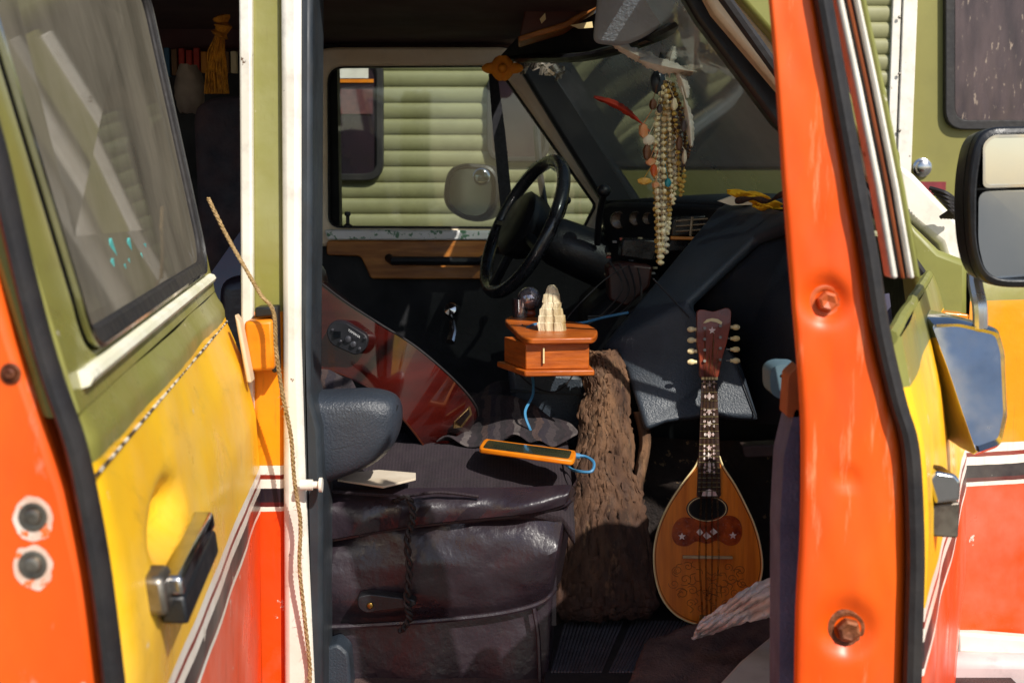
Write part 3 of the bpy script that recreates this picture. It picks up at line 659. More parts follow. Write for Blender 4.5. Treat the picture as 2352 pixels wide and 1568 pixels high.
Q={'A':(1648,492,2.80),'B':(1690,466,2.84),'C':(1818,494,2.62),'C2':(1960,520,2.40),'I':(1738,556,2.66),'I2':(1820,528,2.56),'D':(1382,800,2.72),'J':(1585,704,2.66),'K':(1700,832,2.66),'L':(1742,966,2.60),'E':(1438,846,2.68),'G':(1482,990,2.60),'G2':(1530,970,2.62),'G3':(1620,958,2.62),'L2':(1840,968,2.52),'C3':(1980,560,2.38),'L3':(1990,980,2.42)}
ks=list(Q);P=[W(*Q[k_]) for k_ in ks];ix={k_:i for i,k_ in enumerate(ks)}
fs=[[ix[a] for a in f.split()] for f in ('A B C I','C C2 C3 I2 I','A I J D','D J K E','E K L G3 G2 G')]
s=B();s.add(P,fs);ec=s.obj('engine_cover',dash,van,bevel=.012,bseg=3,solid=.03,smooth=True)
s=B();P2=[W(1738,560,2.70),W(1822,532,2.62),W(1990,560,2.5),W(1990,985,2.50),W(1742,970,2.66),W(1700,832,2.71),W(1588,706,2.71)]
s.add(P2,[list(range(len(P2)))]);s.obj('knee_panel',M('shaded_vinyl','#2a323c','#20262e',5,.5,bump=.2,bsc=200),ec,solid=.02)  # darker copy of the cover vinyl, recess shade put into its colour
s=B();s.prism(px([(1480,985),(1620,955),(1990,975),(1990,1500),(1460,1500)],2.85),V(.1,.5,0));s.obj('firewall',darkp,van)
s=B()
s.tube([W(1500,640,2.668),W(1548,690,2.655),W(1584,730,2.64)],.0018,5);s.tube([W(1690,832,2.64),W(1738,962,2.585)],.0018,5)
s.obj('panel_gap',blackp,ec)
s=B();s.prism(px(rpoly([(1705,1025),(1790,1020),(1800,1048),(1710,1052)],8),2.62),YY(.05));s.obj('kick_bracket',M('rusty_bracket','#4a3630','#2a2022',12,.7),van,bevel=.005)
B().box((.86,3.0,1.05),(.05,1.3,.8)).obj('front_wall',darkp,van)
s=B();rows=[]
for i in range(14):
    q=i/13;rows.append([W(1470+ (360)*t,1000+ 420*q,2.80)+V(0,-.02*nz((i,t*6,1),.6)-.05*math.sin(t*3)*(1-q),0) for t in [j/14 for j in range(15)]])
s.grid(rows).obj('wheel_arch',M('mud_carpet','#262020','#3c3028',9,.95,bump=.8,bsc=90,chip=('#8a7050',.62,30)),van)
# ---- overhead shelf + visor
s=B();s.prism(px([(1192,92),(1206,20),(1218,-60),(1380,-60),(1366,20),(1300,60)],2.95),YY(.14));oc=s.obj('overhead_shelf',M('shelf_dark_wood','#5c2c1e','#3c1c14',6,.4),van,bevel=.004)
s=B();s.prism(px([(1192,96),(1300,64),(1372,18),(1372,4),(1298,50),(1190,84)],2.94),YY(.14));s.obj('shelf_lip',M('lip_wood','#c07c3c','#8a5020',8,.4,stretch=(1,1,6)),oc,bevel=.003)
s=B();s.prism(px([(1240,44),(1252,30),(1254,44),(1244,54)],2.93),YY(.01)).obj('sticker',ivory,oc)
s=B();s.prism(px([(1310,58),(1360,50),(1362,64),(1330,66)],2.9),YY(.01)).obj('sticker',ivory,oc)
o=rpoly([(1362,98),(1378,-60),(1600,-60),(1590,-10),(1560,40),(1470,90),(1430,106)],[20,20,20,20,20,20,30],6)
s=B();s.prism(px(o,lambda u,v:2.62+(v)*.0006),YY(.022));s.obj('sun_visor',visor,van,bevel=.008,bseg=3)
s=B();s.tube(sm([W(1470,100,2.72),W(1540,72,2.68),W(1592,30,2.6)],5),.008,8);s.obj('visor_rod',blackp,van)
s=B();s.ell(W(1511,188,2.78),(.016,.014,.026),16,10);rm=s.obj('rear_view_mirror',M('mirror_back','#4a545c','#2a3038',9,.25),van)
s=B();s.tube([W(1524,100,2.8),W(1516,170,2.79)],.006,8);s.obj('mirror_stem',blackp,rm)
# ================================================================ SEAT
topv=[(600,1255),(745,1240),(850,1222),(960,1205),(1100,1190),(1220,1178),(1290,1160),(1312,1146)]
botv=[(600,1448),(745,1440),(900,1432),(1050,1420),(1150,1408),(1220,1392),(1256,1375),(1275,1352)]
rows=[]
T=sm([(a,b,0) for a,b in topv],5);Bo=sm([(a,b,0) for a,b in botv],5)
for i in range(15):
    q=i/14;row=[]
    for j,(a,b) in enumerate(zip(T,Bo)):
        p=a.lerp(b,q);y=2.235+.03*(1-math.sin(q*math.pi))+.12*max(0,(j/len(T)-.86)/.14)**2+.009*nz((p.x*.012,p.y*.02,0),1)+.005*nz((p.x*.02+p.y*.01,p.y*.05,5),1)
        row.append(W(p.x,p.y,y))
    e=row[-1];row+= [e+V(.012,.05,0),e+V(.012,.25,0),e+V(-.01,.5,0)]
    rows.append(row)
st=B();st.grid(rows);sc=st.obj('passenger_seat',leather,van)
rows=[]
U=sm([(600,1135,0),(745,1128,0),(960,1120,0),(1200,1118,0),(1300,1112,0),(1314,1116,0)],8)
for i in range(12):
    q=i/11;row=[]
    for j in range(len(U)):
        b_=T[min(len(T)-1,int(j/len(U)*len(T)))]
        a=U[j];p=Vector((a.x+(b_.x-a.x)*q,a.y+(b_.y-a.y)*q,0))
        puck=.008*math.sin(p.x*.06+2.5*math.sin(p.x*.013)+q*2)*math.exp(-((q-.8)/.35)**2)
        y=2.235+.035*(1-q)**2-.008*math.sin(q*math.pi)+puck+.12*max(0,(j/len(U)-.86)/.14)**2
        row.append(W(p.x,p.y,y))
    e=row[-1];row+=[e+V(.012,.06,0),e+V(.01,.25,0),e+V(-.01,.5,0)]
    rows.append(row)
B().grid(rows).obj('seat_cushion',leather,sc)
for arr,dy in ((T,2.252),(Bo,2.245)):
    s=B();s.tube([W(a.x,a.y,dy+.12*max(0,(k_/len(T)-.86)/.14)**2) for k_,a in enumerate(arr)],.005,7);s.obj('piping',leather,sc)
rows=[]
for i in range(12):
    q=i/11;row=[]
    for j,a in enumerate(Bo):
        t=j/(len(Bo)-1);y=2.262-.012*q+.008*math.sin(a.x*.03+q)*q+.08*max(0,(t-.9)/.1)**2
        row.append(W(a.x+(2+t*-14)*q,a.y+6+(1640-a.y)*q,y))
    e=row[-1];row+=[e+V(.0,.08,0),e+V(-.02,.5,0)]
    rows.append(row)
B().grid(rows).obj('seat_skirt',leather,sc)
s=B();s.tube(sm([W(1226,1396,2.24),W(1236,1460,2.235),W(1240,1570,2.23)],5),.004,6);s.obj('skirt_seam',leather,sc)
s=B();s.prism([(-.7,2.28,.99),(.08,2.28,.99),(.08,2.8,1.02),(-.7,2.8,1.02)],V(0,0,-.2));s.obj('seat_core',leather,sc)
s=B();s.prism(px(rpoly([(500,640),(700,620),(735,860),(735,1120),(500,1120)],40),2.52),YY(.3));s.obj('seat_back',leather,sc,bevel=.05,bseg=4)
s=B();s.prism(px(rpoly([(820,1370),(850,1364),(948,1376),(958,1386),(948,1394),(880,1402),(840,1408),(822,1396)],10,5),2.205),YY(.03));lv=s.obj('seat_lever',blackp,sc,bevel=.005)
s=B();s.ell(W(850,1390,2.203),(.006,.003,.006));s.obj('screw',M('brass_screw','#c0a060','#8a6a30',9,.3,.9),lv)
o=rpoly([(640,905),(770,900),(868,896),(924,920),(918,1010),(860,1068),(740,1112),(640,1118)],[10,60,40,46,60,50,40,10],6)
mid=px(o,2.2);c=sum(mid,Vector())/len(mid);rows=[]
for (dy,sc_) in ((-.004,.3),(-.003,.6),(.002,.80),(.012,.92),(.032,1.0),(.07,1.0),(.095,.94),(.105,.8)):
    rows.append([V(c.x+(p.x-c.x)*(sc_ if p.x>c.x else 1),p.y-.035+dy*1.0,c.z+(p.z-c.z)*sc_) for p in mid])
s=B();s.grid(rows,cu=True);n=len(mid);s.add(rows[0],[list(range(n))]);s.add(rows[-1],[list(range(n))]);ar=s.obj('armrest',armleather,sc,ang=80)
def seam(pl,par):
    q=B();q.tube(sm([W(*p) for p in pl],6),.0014,5);q.obj('seam',blackp,par)
seam([(720,1038,2.163),(800,1024,2.162),(860,998,2.166),(900,960,2.178),(914,930,2.19)],ar);seam([(720,1048,2.163),(800,1034,2.163),(866,1008,2.168),(906,970,2.182)],ar)
# ---- cloth over the seat
def hcl(x,y):
    h=1.02+.055*smooth(min(1,max(0,(y-2.27)/.22)))
    h+=.020*nz((x*7+y*3,y*11,1.3),1)+.016*abs(nz((x*10+y*9,y*14,2),1))+.005*nz((x*40,y*40,2),1)
    return h
s=B();rows=[]
ys=[2.262,2.25,2.247,2.255,2.275]+[2.29+i*.012 for i in range(54)]
xs=[-.40+i*.008 for i in range(65)]
for k_,y in enumerate(ys):
    row=[]
    for x in xs:
        z=hcl(x,max(y,2.27));yo=y
        if k_<4:
            z-=(.042,.034,.018,.006)[k_]+(.016*nz((x*9,0,4),1) if k_<2 else 0);yo-=.004*math.sin(x*60)*(1-k_/4)
        if x>.09:z-=(x-.09)*1.3
        row.append(V(x,yo,z))
    rows.append(row)
cl=s.grid(rows).obj('seat_cloth',cloth,solid=.004,sub=1,label='dark ribbed cloth draped over the passenger seat',category='cloth')
s=B();rows=[]
for i in range(34):
    y=2.46+i*.015;rows.append([V(-.15+.05*math.sin(i*.25)+j*.008,y,hcl(-.14+j*.008,y)+.006+.034*abs(nz((j*.13+i*.1,i*.16,7),1))+.05*math.exp(-((j*.008-.14)/.05)**2)*min(1,i/14)) for j in range(30)])
s.grid(rows).obj('blanket',blanket,solid=.005,sub=1,label='crumpled dark grey and brown woven blanket on the seat',category='blanket')
s=B();pts=sm([W(762,1128,2.235),W(840,1134,2.232),W(930,1138,2.23),W(1010,1130,2.235),W(1100,1140,2.235)],8);s.tube(pts,.003,5);s.obj('cloth_hem',cloth,cl)
def flat(pts,z,th,m,nm,**k_):
    return B().prism([onz(u,v,z) for u,v in pts],V(0,0,-th)).obj(nm,m,**k_)
flat([(800,1085),(870,1078),(955,1085),(955,1098),(880,1116),(775,1100)],1.066,.004,paper,'letter',label='folded cream paper lying on the seat',category='paper',bevel=.001)
# ---- phone
ph=thing('phone',onz(1212,1032,1.09),'smartphone in a yellow-orange case charging on the seat','phone')
zq=1.104
cs=rpoly([(1112,1006),(1325,1034),(1318,1057),(1098,1028)],8,4)
B().prism([onz(p.x,p.y,zq) for p in cs],V(0,0,-.010)).obj('phone_case',yelcase,ph,bevel=.003)
cs=rpoly([(1121,1010),(1314,1035),(1307,1052),(1109,1027)],5,4)
B().prism([onz(p.x,p.y,zq+.0012) for p in cs],V(0,0,-.002)).obj('screen',screen,ph)
s=B()
s.tube(sm([W(1318,1046,2.36),W(1345,1048,2.36),W(1364,1062,2.34),W(1358,1082,2.32),W(1330,1082,2.33),W(1306,1072,2.38),W(1262,1030,2.5),W(1232,1012,2.52),W(1215,980,2.50),W(1206,945,2.52),W(1224,905,2.56),W(1222,860,2.60),W(1208,820,2.62),W(1204,780,2.62),W(1212,752,2.64),W(1250,742,2.72),W(1330,742,2.76),W(1390,728,2.74),W(1442,718,2.70)],8),.0028,6)
s.tube([W(1316,1045,2.36),W(1332,1047,2.36)],.005,8)
s.obj('charging_cable',blue,label='light blue charging cable looping from the phone to the dash',category='cable')
s=B();s.tube(sm([W(1200,745,2.68),W(1180,830,2.66),W(1215,880,2.66),W(1270,900,2.66),W(1310,870,2.66),W(1340,800,2.66),W(1330,750,2.7),W(1300,735,2.76),W(1380,650,2.8),W(1440,610,2.80)],7),.0016,5)
s.obj('thin_cord',blk,label='thin black cord looped around the wooden box',category='cord')
s=B()
for ph_ in (0,math.pi):
    s.tube([p+V(.0042*math.sin(i*.9+ph_),-.003*math.cos(i*.9+ph_),0) for i,p in enumerate(sm([W(905,1150,2.24),W(938,1142,2.222),W(948,1190,2.212),W(936,1240,2.205),W(940,1320,2.20),W(934,1380,2.198),W(940,1420,2.20),W(920,1450,2.20)],10))],.0034,5)
s.obj('braided_cord',blk,label='black braided cord hanging down the seat side',category='cord')
# ---- guitar
g=thing('guitar',W(1040,1065,2.5),'dark red acoustic guitar resting on the passenger seat','guitar')
c1=[(560,520),(640,575),(715,632),(790,690),(870,742),(950,792),(1020,850),(1070,900),(1094,934),(1098,955)]
c2=[(440,690),(580,770),(715,838),(790,862),(860,898),(905,940),(945,985),(985,1040),(1006,1068),(1032,1066)]
yg=[2.60,2.56,2.53,2.49,2.46,2.45,2.46,2.49,2.53,2.57]
a1=sm([W(u,v,y) for (u,v),y in zip(c1,yg)],6);a2=sm([W(u,v,y-.01) for (u,v),y in zip(c2,yg)],6)
rows=[[a1[i].lerp(a2[i],t) for i in range(len(a1))] for t in [k_/6 for k_ in range(7)]]
s=B();s.grid(rows);gb=s.obj('guitar_body',gred,g)
n=len(a1)
def back(i):
    t=i/(n-1);return V(-.16*t*t,.34*(1-t**6)+.02,-.05)
for nm,arr,m in (('soundboard',a2,gblack),('back_plate',a1,gred)):
    s=B();s.grid([[p for p in arr],[p+back(i)*.5+V(0,.0,.004) for i,p in enumerate(arr)],[p+back(i) for i,p in enumerate(arr)]]);s.obj(nm,m,g)
for arr in (a1,a2):
    s=B();s.tube(arr,.0022,6);s.obj('binding',blk if arr is a1 else M('binding_dark','#4a2010','#2a0c08',9,.3),g)
s=B();s.prism([W(1042,968,2.475),W(1078,932,2.50),W(1082,950,2.505),W(1060,980,2.485),W(1040,982,2.475)],V(.002,-.004,0));ep=s.obj('end_plate',M('brass_plate','#b49868','#6a5030',30,.3,.8),g)
s=B();s.prism([W(1046,968,2.471),W(1075,938,2.494),W(1077,950,2.498),W(1058,975,2.479)],V(.002,-.004,0));s.obj('jack_plate',gblack,ep)
yq=lambda u:2.452-(u-800)*.00030
s=B();s.prism(px(rpoly([(762,738),(790,738),(846,772),(842,800),(820,818),(758,790),(748,760)],[12,12,14,10,14,14,12],5),lambda u,v:2.453-(u-800)*.00030),V(0,.03,0));pa=s.obj('preamp_panel',M('preamp_plastic','#26262a','#1a1a1e',30,.4),g,bevel=.002)
for (u,v,r) in ((800,778,.006),(812,790,.0055),(782,784,.0035),(826,800,.003),(764,757,.0025),(838,776,.0025)):
    s=B();s.lathe(W(u,v,yq(u)),(0,-1,0),[(0,r),(.004,r),(.005,r*.6),(.005,0)],14);s.obj('knob',M('knob_grey','#5a5a60','#2a2a30',30,.3,.4),pa)
s=B();s.box(W(774,768,yq(774)-.001),(.014,.002,.012));s.obj('display',M('lcd','#08080a','#101418',9,.1),pa)
def text(st,p,size,m,par,rot=(math.pi/2,0,0)):
    cu=bpy.data.curves.new('t','FONT');cu.body=st;cu.size=size;cu.extrude=.0002;cu.align_x='CENTER'
    o=bpy.data.objects.new('tmp',cu);bpy.context.collection.objects.link(o)
    dg=bpy.context.evaluated_depsgraph_get();me=bpy.data.meshes.new_from_object(o.evaluated_get(dg))
    R=Matrix.Translation(p)@Matrix.Rotation(rot[1],4,'Y')@Matrix.Rotation(rot[0],4,'X');me.transform(R);bpy.data.objects.remove(o)
    me.materials.clear();me.materials.append(m);q=bpy.data.objects.new('lettering',me);bpy.context.collection.objects.link(q);att(q,par);return q
text('YAMAHA',W(812,768,yq(830)-.003),.0065,M('letter_silver','#d8d8d8','#b0b0b0',9,.4),pa,rot=(math.pi/2,math.radians(33),0))
s=B();rows=[]
for i in range(10):
    rows.append([W(690+j*13+i*4,838+i*8+j*3+5*math.sin(j),2.42-.01*i+.01*math.sin(j*1.3)) for j in range(10)])
s.grid(rows).obj('patterned_scarf',blanket,solid=.004,sub=1,label='patterned scarf tucked under the guitar on the seat',category='scarf')
# ---- wooden box with things on it
bx=thing('wooden_box',W(1265,856,2.75),'small orange-brown wooden box on the dark console','box')
zt=W(1265,757,2.70).z+.012
s=B();s.prism([onz(p.x,p.y,zt) for p in rpoly([(1156,732),(1180,722),(1345,742),(1375,757),(1368,775),(1215,777),(1196,772)],10,4)],V(0,0,-.012));s.obj('lid',boxwood,bx,bevel=.003)
xL,xR=W(1192,800,2.66).x,W(1342,800,2.66).x
lidy=onz(1280,776,zt).y
s=B();s.prism([(xL+.012,lidy+.012,zt-.0125),(xR,lidy+.022,zt-.0125),(xR-.008,lidy+.13,zt-.0125),(xL-.03,lidy+.12,zt-.0125)],V(0,0,-.050));bb=s.obj('drawer_case',boxwood,bx,bevel=.002)
s=B();s.prism([(xL+.01,lidy+.0,zt-.063),(xR+.01,lidy+.012,zt-.063),(xR,lidy+.14,zt-.063),(xL-.045,lidy+.13,zt-.063)],V(0,0,-.012));s.obj('base_board',boxwood,bx,bevel=.003)
s=B();s.prism([(xL+.045,lidy+.008,zt-.02),(xL+.048,lidy+.008,zt-.02),(xL+.048,lidy+.008,zt-.05),(xL+.045,lidy+.008,zt-.05)],V(0,.003,0));s.obj('inlay',ivory,bx)
cb=onz(1268,762,zt);kk=cb.y/F
s=B();lay=[(0,33,20),(18,33,20),(20,31,19),(34,31,18),(36,28,17),(50,27,16),(52,24,15),(64,22,14),(66,20,13),(84,18,12),(86,15,10),(96,12,9),(104,8,6),(106,3,3)]
rows=[]
for h,rx,ry in lay:
    j1=random.uniform(-1.5,1.5)
    rows.append([V(cb.x+(rx*cx+j1+random.uniform(-1.5,1.5))*kk,cb.y+.03+(ry*cy)*kk,zt+h*kk) for cx,cy in ((-1,-.7),(-.4,-1),(.1,-.9),(.15,-1.1),(.7,-1),(1,-.5),(1,.7),(.3,1),(-.6,1),(-1,.5))])
s.grid(rows,cu=True);s.add(rows[-1],[list(range(10))])
s.obj('crystal_tower',crystal,smooth=False,bevel=.001,label='rough pale selenite crystal tower on the wooden box',category='crystal')
c=onz(1216,730,zt)
s=B();s.ell(c+V(0,.02,.040),.026,28,18);s.obj('glass_ball',M('dark_sphere','#c8c0c4','#5a5058',30,.06,.7,coat=1),label='shiny dark glass ball standing on the wooden box',category='glass ball')
s=B();s.lathe(c+V(0,.02,.001),(0,0,1),[(0,.012),(.006,.015),(.012,.012),(.015,.014)],16);s.obj('ball_stand',mneck,label='small round stand under the glass ball',category='stand')
c=onz(1196,728,zt)
s=B();s.lathe(c+V(0,.0,0),(0,0,1),[(0,0),(0,.018),(.040,.02),(.040,.0185),(.003,.017),(.003,0)],20);s.obj('glass_jar',clearg,label='small clear glass jar on the wooden box',category='jar')
# ---- bark slab
s=B();Lp=[(1352,812),(1340,850),(1348,900),(1332,950),(1334,1010),(1310,1080),(1312,1140),(1296,1200),(1296,1280),(1282,1340),(1280,1400),(1300,1424)]
Rp=[(1412,808),(1432,850),(1440,900),(1442,960),(1450,1010),(1452,1080),(1476,1140),(1484,1200),(1498,1280),(1500,1340),(1506,1390),(1490,1412)]
L_=sm([(a,b,0) for a,b in Lp],10);R_=sm([(a,b,0) for a,b in Rp],10)
yb=lambda v:2.66-.18*(v-810)/600
rows=[]
for i,(a,b) in enumerate(zip(L_,R_)):
    row=[]
    for j in range(41):
        t=j/40;p=a.lerp(b,t);jit=(6*nz((i*.3,j*5,1),1) if j in(0,40) else 0)
        d=.026*(4*(t-.5)**2)+.004*nz((t*5,i*.04,3),1.3)+.003*nz((t*16,i*.09,5),1.3)+.006*abs(nz((t*14,i*.16,9),1.5))+.004*nz((t*36,i*.5,5),1.3)
        row.append(W(p.x+jit*2,p.y+(16*nz((j*.4,i,0),1) if i in (0,len(L_)-1) else 0),yb(p.y)+d))
    rows.append(row)
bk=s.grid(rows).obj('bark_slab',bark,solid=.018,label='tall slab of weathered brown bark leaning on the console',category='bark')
s=B();rows=[]
for i in range(20):
    q=i/19;v=945+220*q;u=1462+14*math.sin(q*5)+10*q
    rows.append([W(u-10*(1-abs(q-.5))+k_*7,v,yb(v)+.03+.006*nz((i,k_,2),.6)-.01*math.sin(k_)) for k_ in range(4)])
s.grid(rows).obj('bark_splinter',bark,bk,solid=.008)
# ================================================================ MANDOLIN
md=thing('mandolin',W(1628,1434,2.58),'teardrop bowl-back mandolin with inlaid neck leaning in the footwell','mandolin')
ym=lambda u,v:2.50+(1432-v)*.00012
Nn=V(0,-.985,.17)
def mp(pts,off=0):return px(pts,ym,Nn*off)
half_l=[(1608,1046),(1596,1072),(1566,1112),(1535,1160),(1513,1210),(1502,1262),(1504,1318),(1518,1368),(1546,1406),(1584,1428),(1626,1435)]
half_r=[(1670,1425),(1708,1400),(1736,1360),(1750,1312),(1748,1262),(1734,1208),(1712,1158),(1688,1112),(1662,1072),(1652,1046)]
ol=[(p.x,p.y) for p in sm([(a,b,0) for a,b in half_l+half_r],5)]
T_=mp(ol);n=len(T_);c=mp([(1627,1270)])[0]
s=B();s.prism(T_,-Nn*.004);s.obj('top',mtop,md,smooth=False)
s=B();rows=[[p-Nn*.001 for p in T_]]
for d,sc_ in ((.02,1.0),(.04,.97),(.065,.88),(.085,.72),(.098,.48),(.103,.2),(.104,.02)):
    rows.append([c+(p-c)*sc_-Nn*d for p in T_])
s.grid(rows,cu=True).obj('bowl',mside,md)
s=B();s.tube([p+Nn*.0005 for p in T_],.0018,6,closed=True);s.obj('binding',ivory,md)
s=B()
inn=[(1627+(u-1627)*.965,1250+(v-1250)*.97) for u,v in ol];s.tube(mp(inn,.0003),.0006,4,closed=True);s.obj('inner_purfling',ink,md)
def circ(u,v,rx,ry,n=32):return [(u+rx*math.cos(k_*math.tau/n),v+ry*math.sin(k_*math.tau/n)) for k_ in range(n)]
s=B();s.prism(mp(circ(1624,1168,40,25),.0008),-Nn*.002);s.obj('sound_hole_disc',M('hole_shade_black','#050303','#0a0605',9,.9),md,smooth=False)  # flat black disc stands in for the darkness inside the hole
s=B();s.band(mp(circ(1624,1168,48,31),.0012),mp(circ(1624,1168,40,25),.0012),-Nn*.002);s.obj('rosette',ebony,md)
s=B();s.tube(mp(circ(1624,1168,44,28),.0016),.0008,4,closed=True);s.obj('rosette_ring',ivory,md)
pg=[(1596,1190),(1624,1198),(1652,1186),(1682,1184),(1700,1198),(1704,1225),(1694,1247),(1672,1252),(1648,1240),(1624,1248),(1600,1242),(1578,1253),(1554,1249),(1543,1230),(1548,1204),(1566,1188)]
pgs=[(p.x,p.y) for p in sm([(a,b,0) for a,b in pg],4,True)]
s=B();s.prism(mp(pgs,.0018),-Nn*.0017);pgo=s.obj('pickguard',tort,md)
def star(u,v,r,r2,rot=0):return [(u+(r if k_%2==0 else r2)*math.sin(k_*math.pi/5+rot),v-(r if k_%2==0 else r2)*math.cos(k_*math.pi/5+rot)) for k_ in range(10)]
for nm,p_ in (('star_inlay',star(1566,1231,9,4)),('star_inlay',star(1683,1229,9,4)),('diamond_inlay',[(1607,1212),(1615,1222),(1607,1230),(1599,1221)]),('diamond_inlay',[(1622,1220),(1634,1231),(1622,1238),(1614,1229)]),('diamond_inlay',[(1638,1212),(1648,1221),(1638,1228),(1630,1220)])):
    B().prism(mp(p_,.0026),-Nn*.0008).obj(nm,pearl,pgo,smooth=False)
s=B();s.prism(mp([(1567,1274),(1681,1276),(1681,1282),(1567,1281)],.010),-Nn*.010);s.obj('bridge',M('bridge_bone','#c8b088','#a08050',20,.5),md,bevel=.001)
s=B();rnd=random.Random(3)
def spiral(u,v,r,a0,turns,sg):
    return mp([(u+r*(1-q*.85)*math.cos(a0+sg*q*turns*math.tau),v+r*(1-q*.85)*math.sin(a0+sg*q*turns*math.tau)*.9) for q in [k_/26 for k_ in range(27)]],.0004)
for (u,v,r,sg) in ((1556,1310,15,1),(1548,1340,13,-1),(1574,1330,16,-1),(1566,1362,15,1),(1590,1355,13,1),(1586,1385,12,-1),(1610,1395,10,1),(1640,1398,10,-1),(1668,1385,12,1),(1662,1355,14,-1),(1688,1360,13,1),(1680,1328,15,-1),(1705,1340,13,-1),(1700,1310,14,1),(1580,1300,12,1),(1672,1302,11,-1),(1625,1370,14,1)):
    s.tube(spiral(u,v,r,rnd.random()*6,1.4,sg),.0004,4)
for k_ in range(40):
    a=rnd.uniform(0,6.3);u=1627+rnd.uniform(-75,75);v=1345+rnd.uniform(-45,50)
    if ((u-1627)/100)**2+((v-1330)/90)**2<1:
        s.tube(sm(mp([(u,v),(u+12*math.cos(a),v+9*math.sin(a)),(u+20*math.cos(a+.7),v+15*math.sin(a+.7))],.0004),3),.00045,4)
s.obj('engraving',ink,md)
s=B();s.prism(mp([(1611,866),(1646,866),(1655,1136),(1650,1142),(1606,1142),(1600,1138)],.006),-Nn*.006);fbo=s.obj('fretboard',ebony,md,bevel=.0006)
s=B();rows=[]
for v in (860,900,950,1000,1050,1080):
    t=(v-866)/274;hw=16+9*t
    rows.append([W(1628+hw*math.cos(a_),v,ym(0,v))-Nn*(.001+ (.022+.02*max(0,(v-1000)/80))*abs(math.sin(a_))) for a_ in [k_*math.pi/8 for k_ in range(9)]])
s.grid(rows).obj('neck',mneck,md)
s=B();v=880;stp=20.5
while v<1132:
    t=(v-866)/274;hw=17+9.5*t;s.tube(mp([(1628-hw,v),(1628+hw,v)],.0066),.0008,4);v+=stp;stp*=.955
s.obj('frets',M('fret_metal','#c8b880','#8a7a58',9,.3,.9),md)
for k_,v in enumerate((882,910,945,972,997,1028,1046,1066,1078)):
    if k_%3==1:
        B().prism(mp([(1628,v-9),(1634,v),(1628,v+9),(1622,v)],.0068),-Nn*.0006).obj('diamond_inlay',pearl,fbo,smooth=False)
        for du in (-9,9):B().prism(mp(circ(1628+du,v,3,4,8),.0068),-Nn*.0006).obj('dot_inlay',pearl,fbo,smooth=False)
    else:
        B().prism(mp(star(1628,v,8 if k_<6 else 9,4.2,k_),.0068),-Nn*.0006).obj('star_inlay',pearl,fbo,smooth=False)
        for du in (-11,11):
            B().prism(mp(circ(1628+du,v-5,3,3,7),.0068),-Nn*.0006).obj('dot_inlay',pearl,fbo,smooth=False);B().prism(mp(circ(1628+du,v+6,2.4,3.4,7),.0068),-Nn*.0006).obj('dot_inlay',pearl,fbo,smooth=False)
B().prism(mp([(1609,1138),(1614,1128),(1628,1122),(1642,1128),(1647,1138)],.0068),-Nn*.0006).obj('fan_inlay',pearl,fbo,smooth=False)
hd=rpoly([(1600,714),(1610,710),(1638,716),(1668,706),(1679,712),(1678,745),(1668,790),(1660,815),(1650,862),(1646,870),(1611,870),(1606,862),(1606,820),(1600,790)],6,3)
s=B();s.prism(mp(hd,.004),-Nn*.016);hds=s.obj('headstock',mneck,md,bevel=.002)
s=B();s.prism(mp(star(1635,759,9,4),.0048),-Nn*.001);s.obj('head_star',pearl,hds,smooth=False)
s=B();s.prism(mp([(1614,742),(1622,734),(1634,731),(1648,733),(1658,740),(1656,746),(1644,740),(1632,738),(1620,742)],.006),-Nn*.002);s.obj('head_plate',ivory,hds)
s=B();s.prism(mp([(1610,866),(1647,866),(1647,872),(1610,872)],.009),-Nn*.008);s.obj('nut',ivory,md)
for sd,u,vs in ((-1,1591,(756,781,806,831)),(1,1689,(751,777,802,828))):
    for v in vs:
        s=B();a=mp([(u,v)],-.006)[0]
        s.tube([a+V(-.009,0,0),a+V(.009,0,0)],.0036,8,flat=1);s.ell(a+V(sd*.002,0,0),(.0085,.005,.006),12,8)
        kn=s.obj('tuner_button',ivory,md)
        s=B();s.tube([a,mp([(1635+sd*34,v)],-.006)[0]],.0015,6);s.obj('tuner_shaft',steel,md)
        s=B();s.tube([mp([(1635+sd*18,v-2)],-.004)[0],mp([(1635+sd*18,v-2)],.010)[0]],.003,8);s.obj('tuner_post',steel,md)
s=B()
for k_ in range(8):
    g_=k_//2;o_=(k_%2)*2.4-1.2
    ut=1618+g_*7+o_;ub=1604+g_*15+o_;ubb=1614+g_*9+o_
    tv=760+20*(k_%4)
    s.tube(mp([(1618+g_*10,tv)],.009)+mp([(ut,869)],.0095)+mp([(ub,1276)],.0115)+mp([(ubb,1431)],.004),.00055,4)
s.obj('strings',wire,md)
s=B();s.prism(mp([(1606,1412),(1650,1410),(1652,1436),(1604,1437)],.003),-Nn*.006);s.obj('tailpiece',M('tail_brass','#a87838','#6a4418',20,.4,.7),md,bevel=.001)
# ---- towel, mat, rug : the towel is a loosely folded sheet, not a roll
rows=[];pa_=sm([W(1600,1446,2.27),W(1640,1426,2.26),W(1690,1398,2.24),W(1740,1378,2.22),W(1800,1366,2.18)],14)
for i,p in enumerate(pa_):
    q=i/(len(pa_)-1);wd_=.012+.026*math.sin(min(1,q*1.25+.05)*math.pi/2);row=[]
    for j in range(40):
        t=j/39*2-1
        fold=.014*math.sin(t*5+q*9)+.010*math.sin(t*11-q*17)+.010*nz((t*4,q*10,1),1)+.004*nz((t*16,q*40,5),1)
        edge=.006*nz((q*22,t*3,3),1)
        row.append(p+V(.35,-.25,.9).normalized()*(t*wd_*1.25+edge)+V(-.2,-1,.3).normalized()*(fold+.018*(1-t*t)))
    rows.append(row)
s=B();s.grid(rows);s.obj('towel',towel,ang=180,solid=.006,sub=1,label='crumpled off-white terry cloth by the door sill',category='towel')
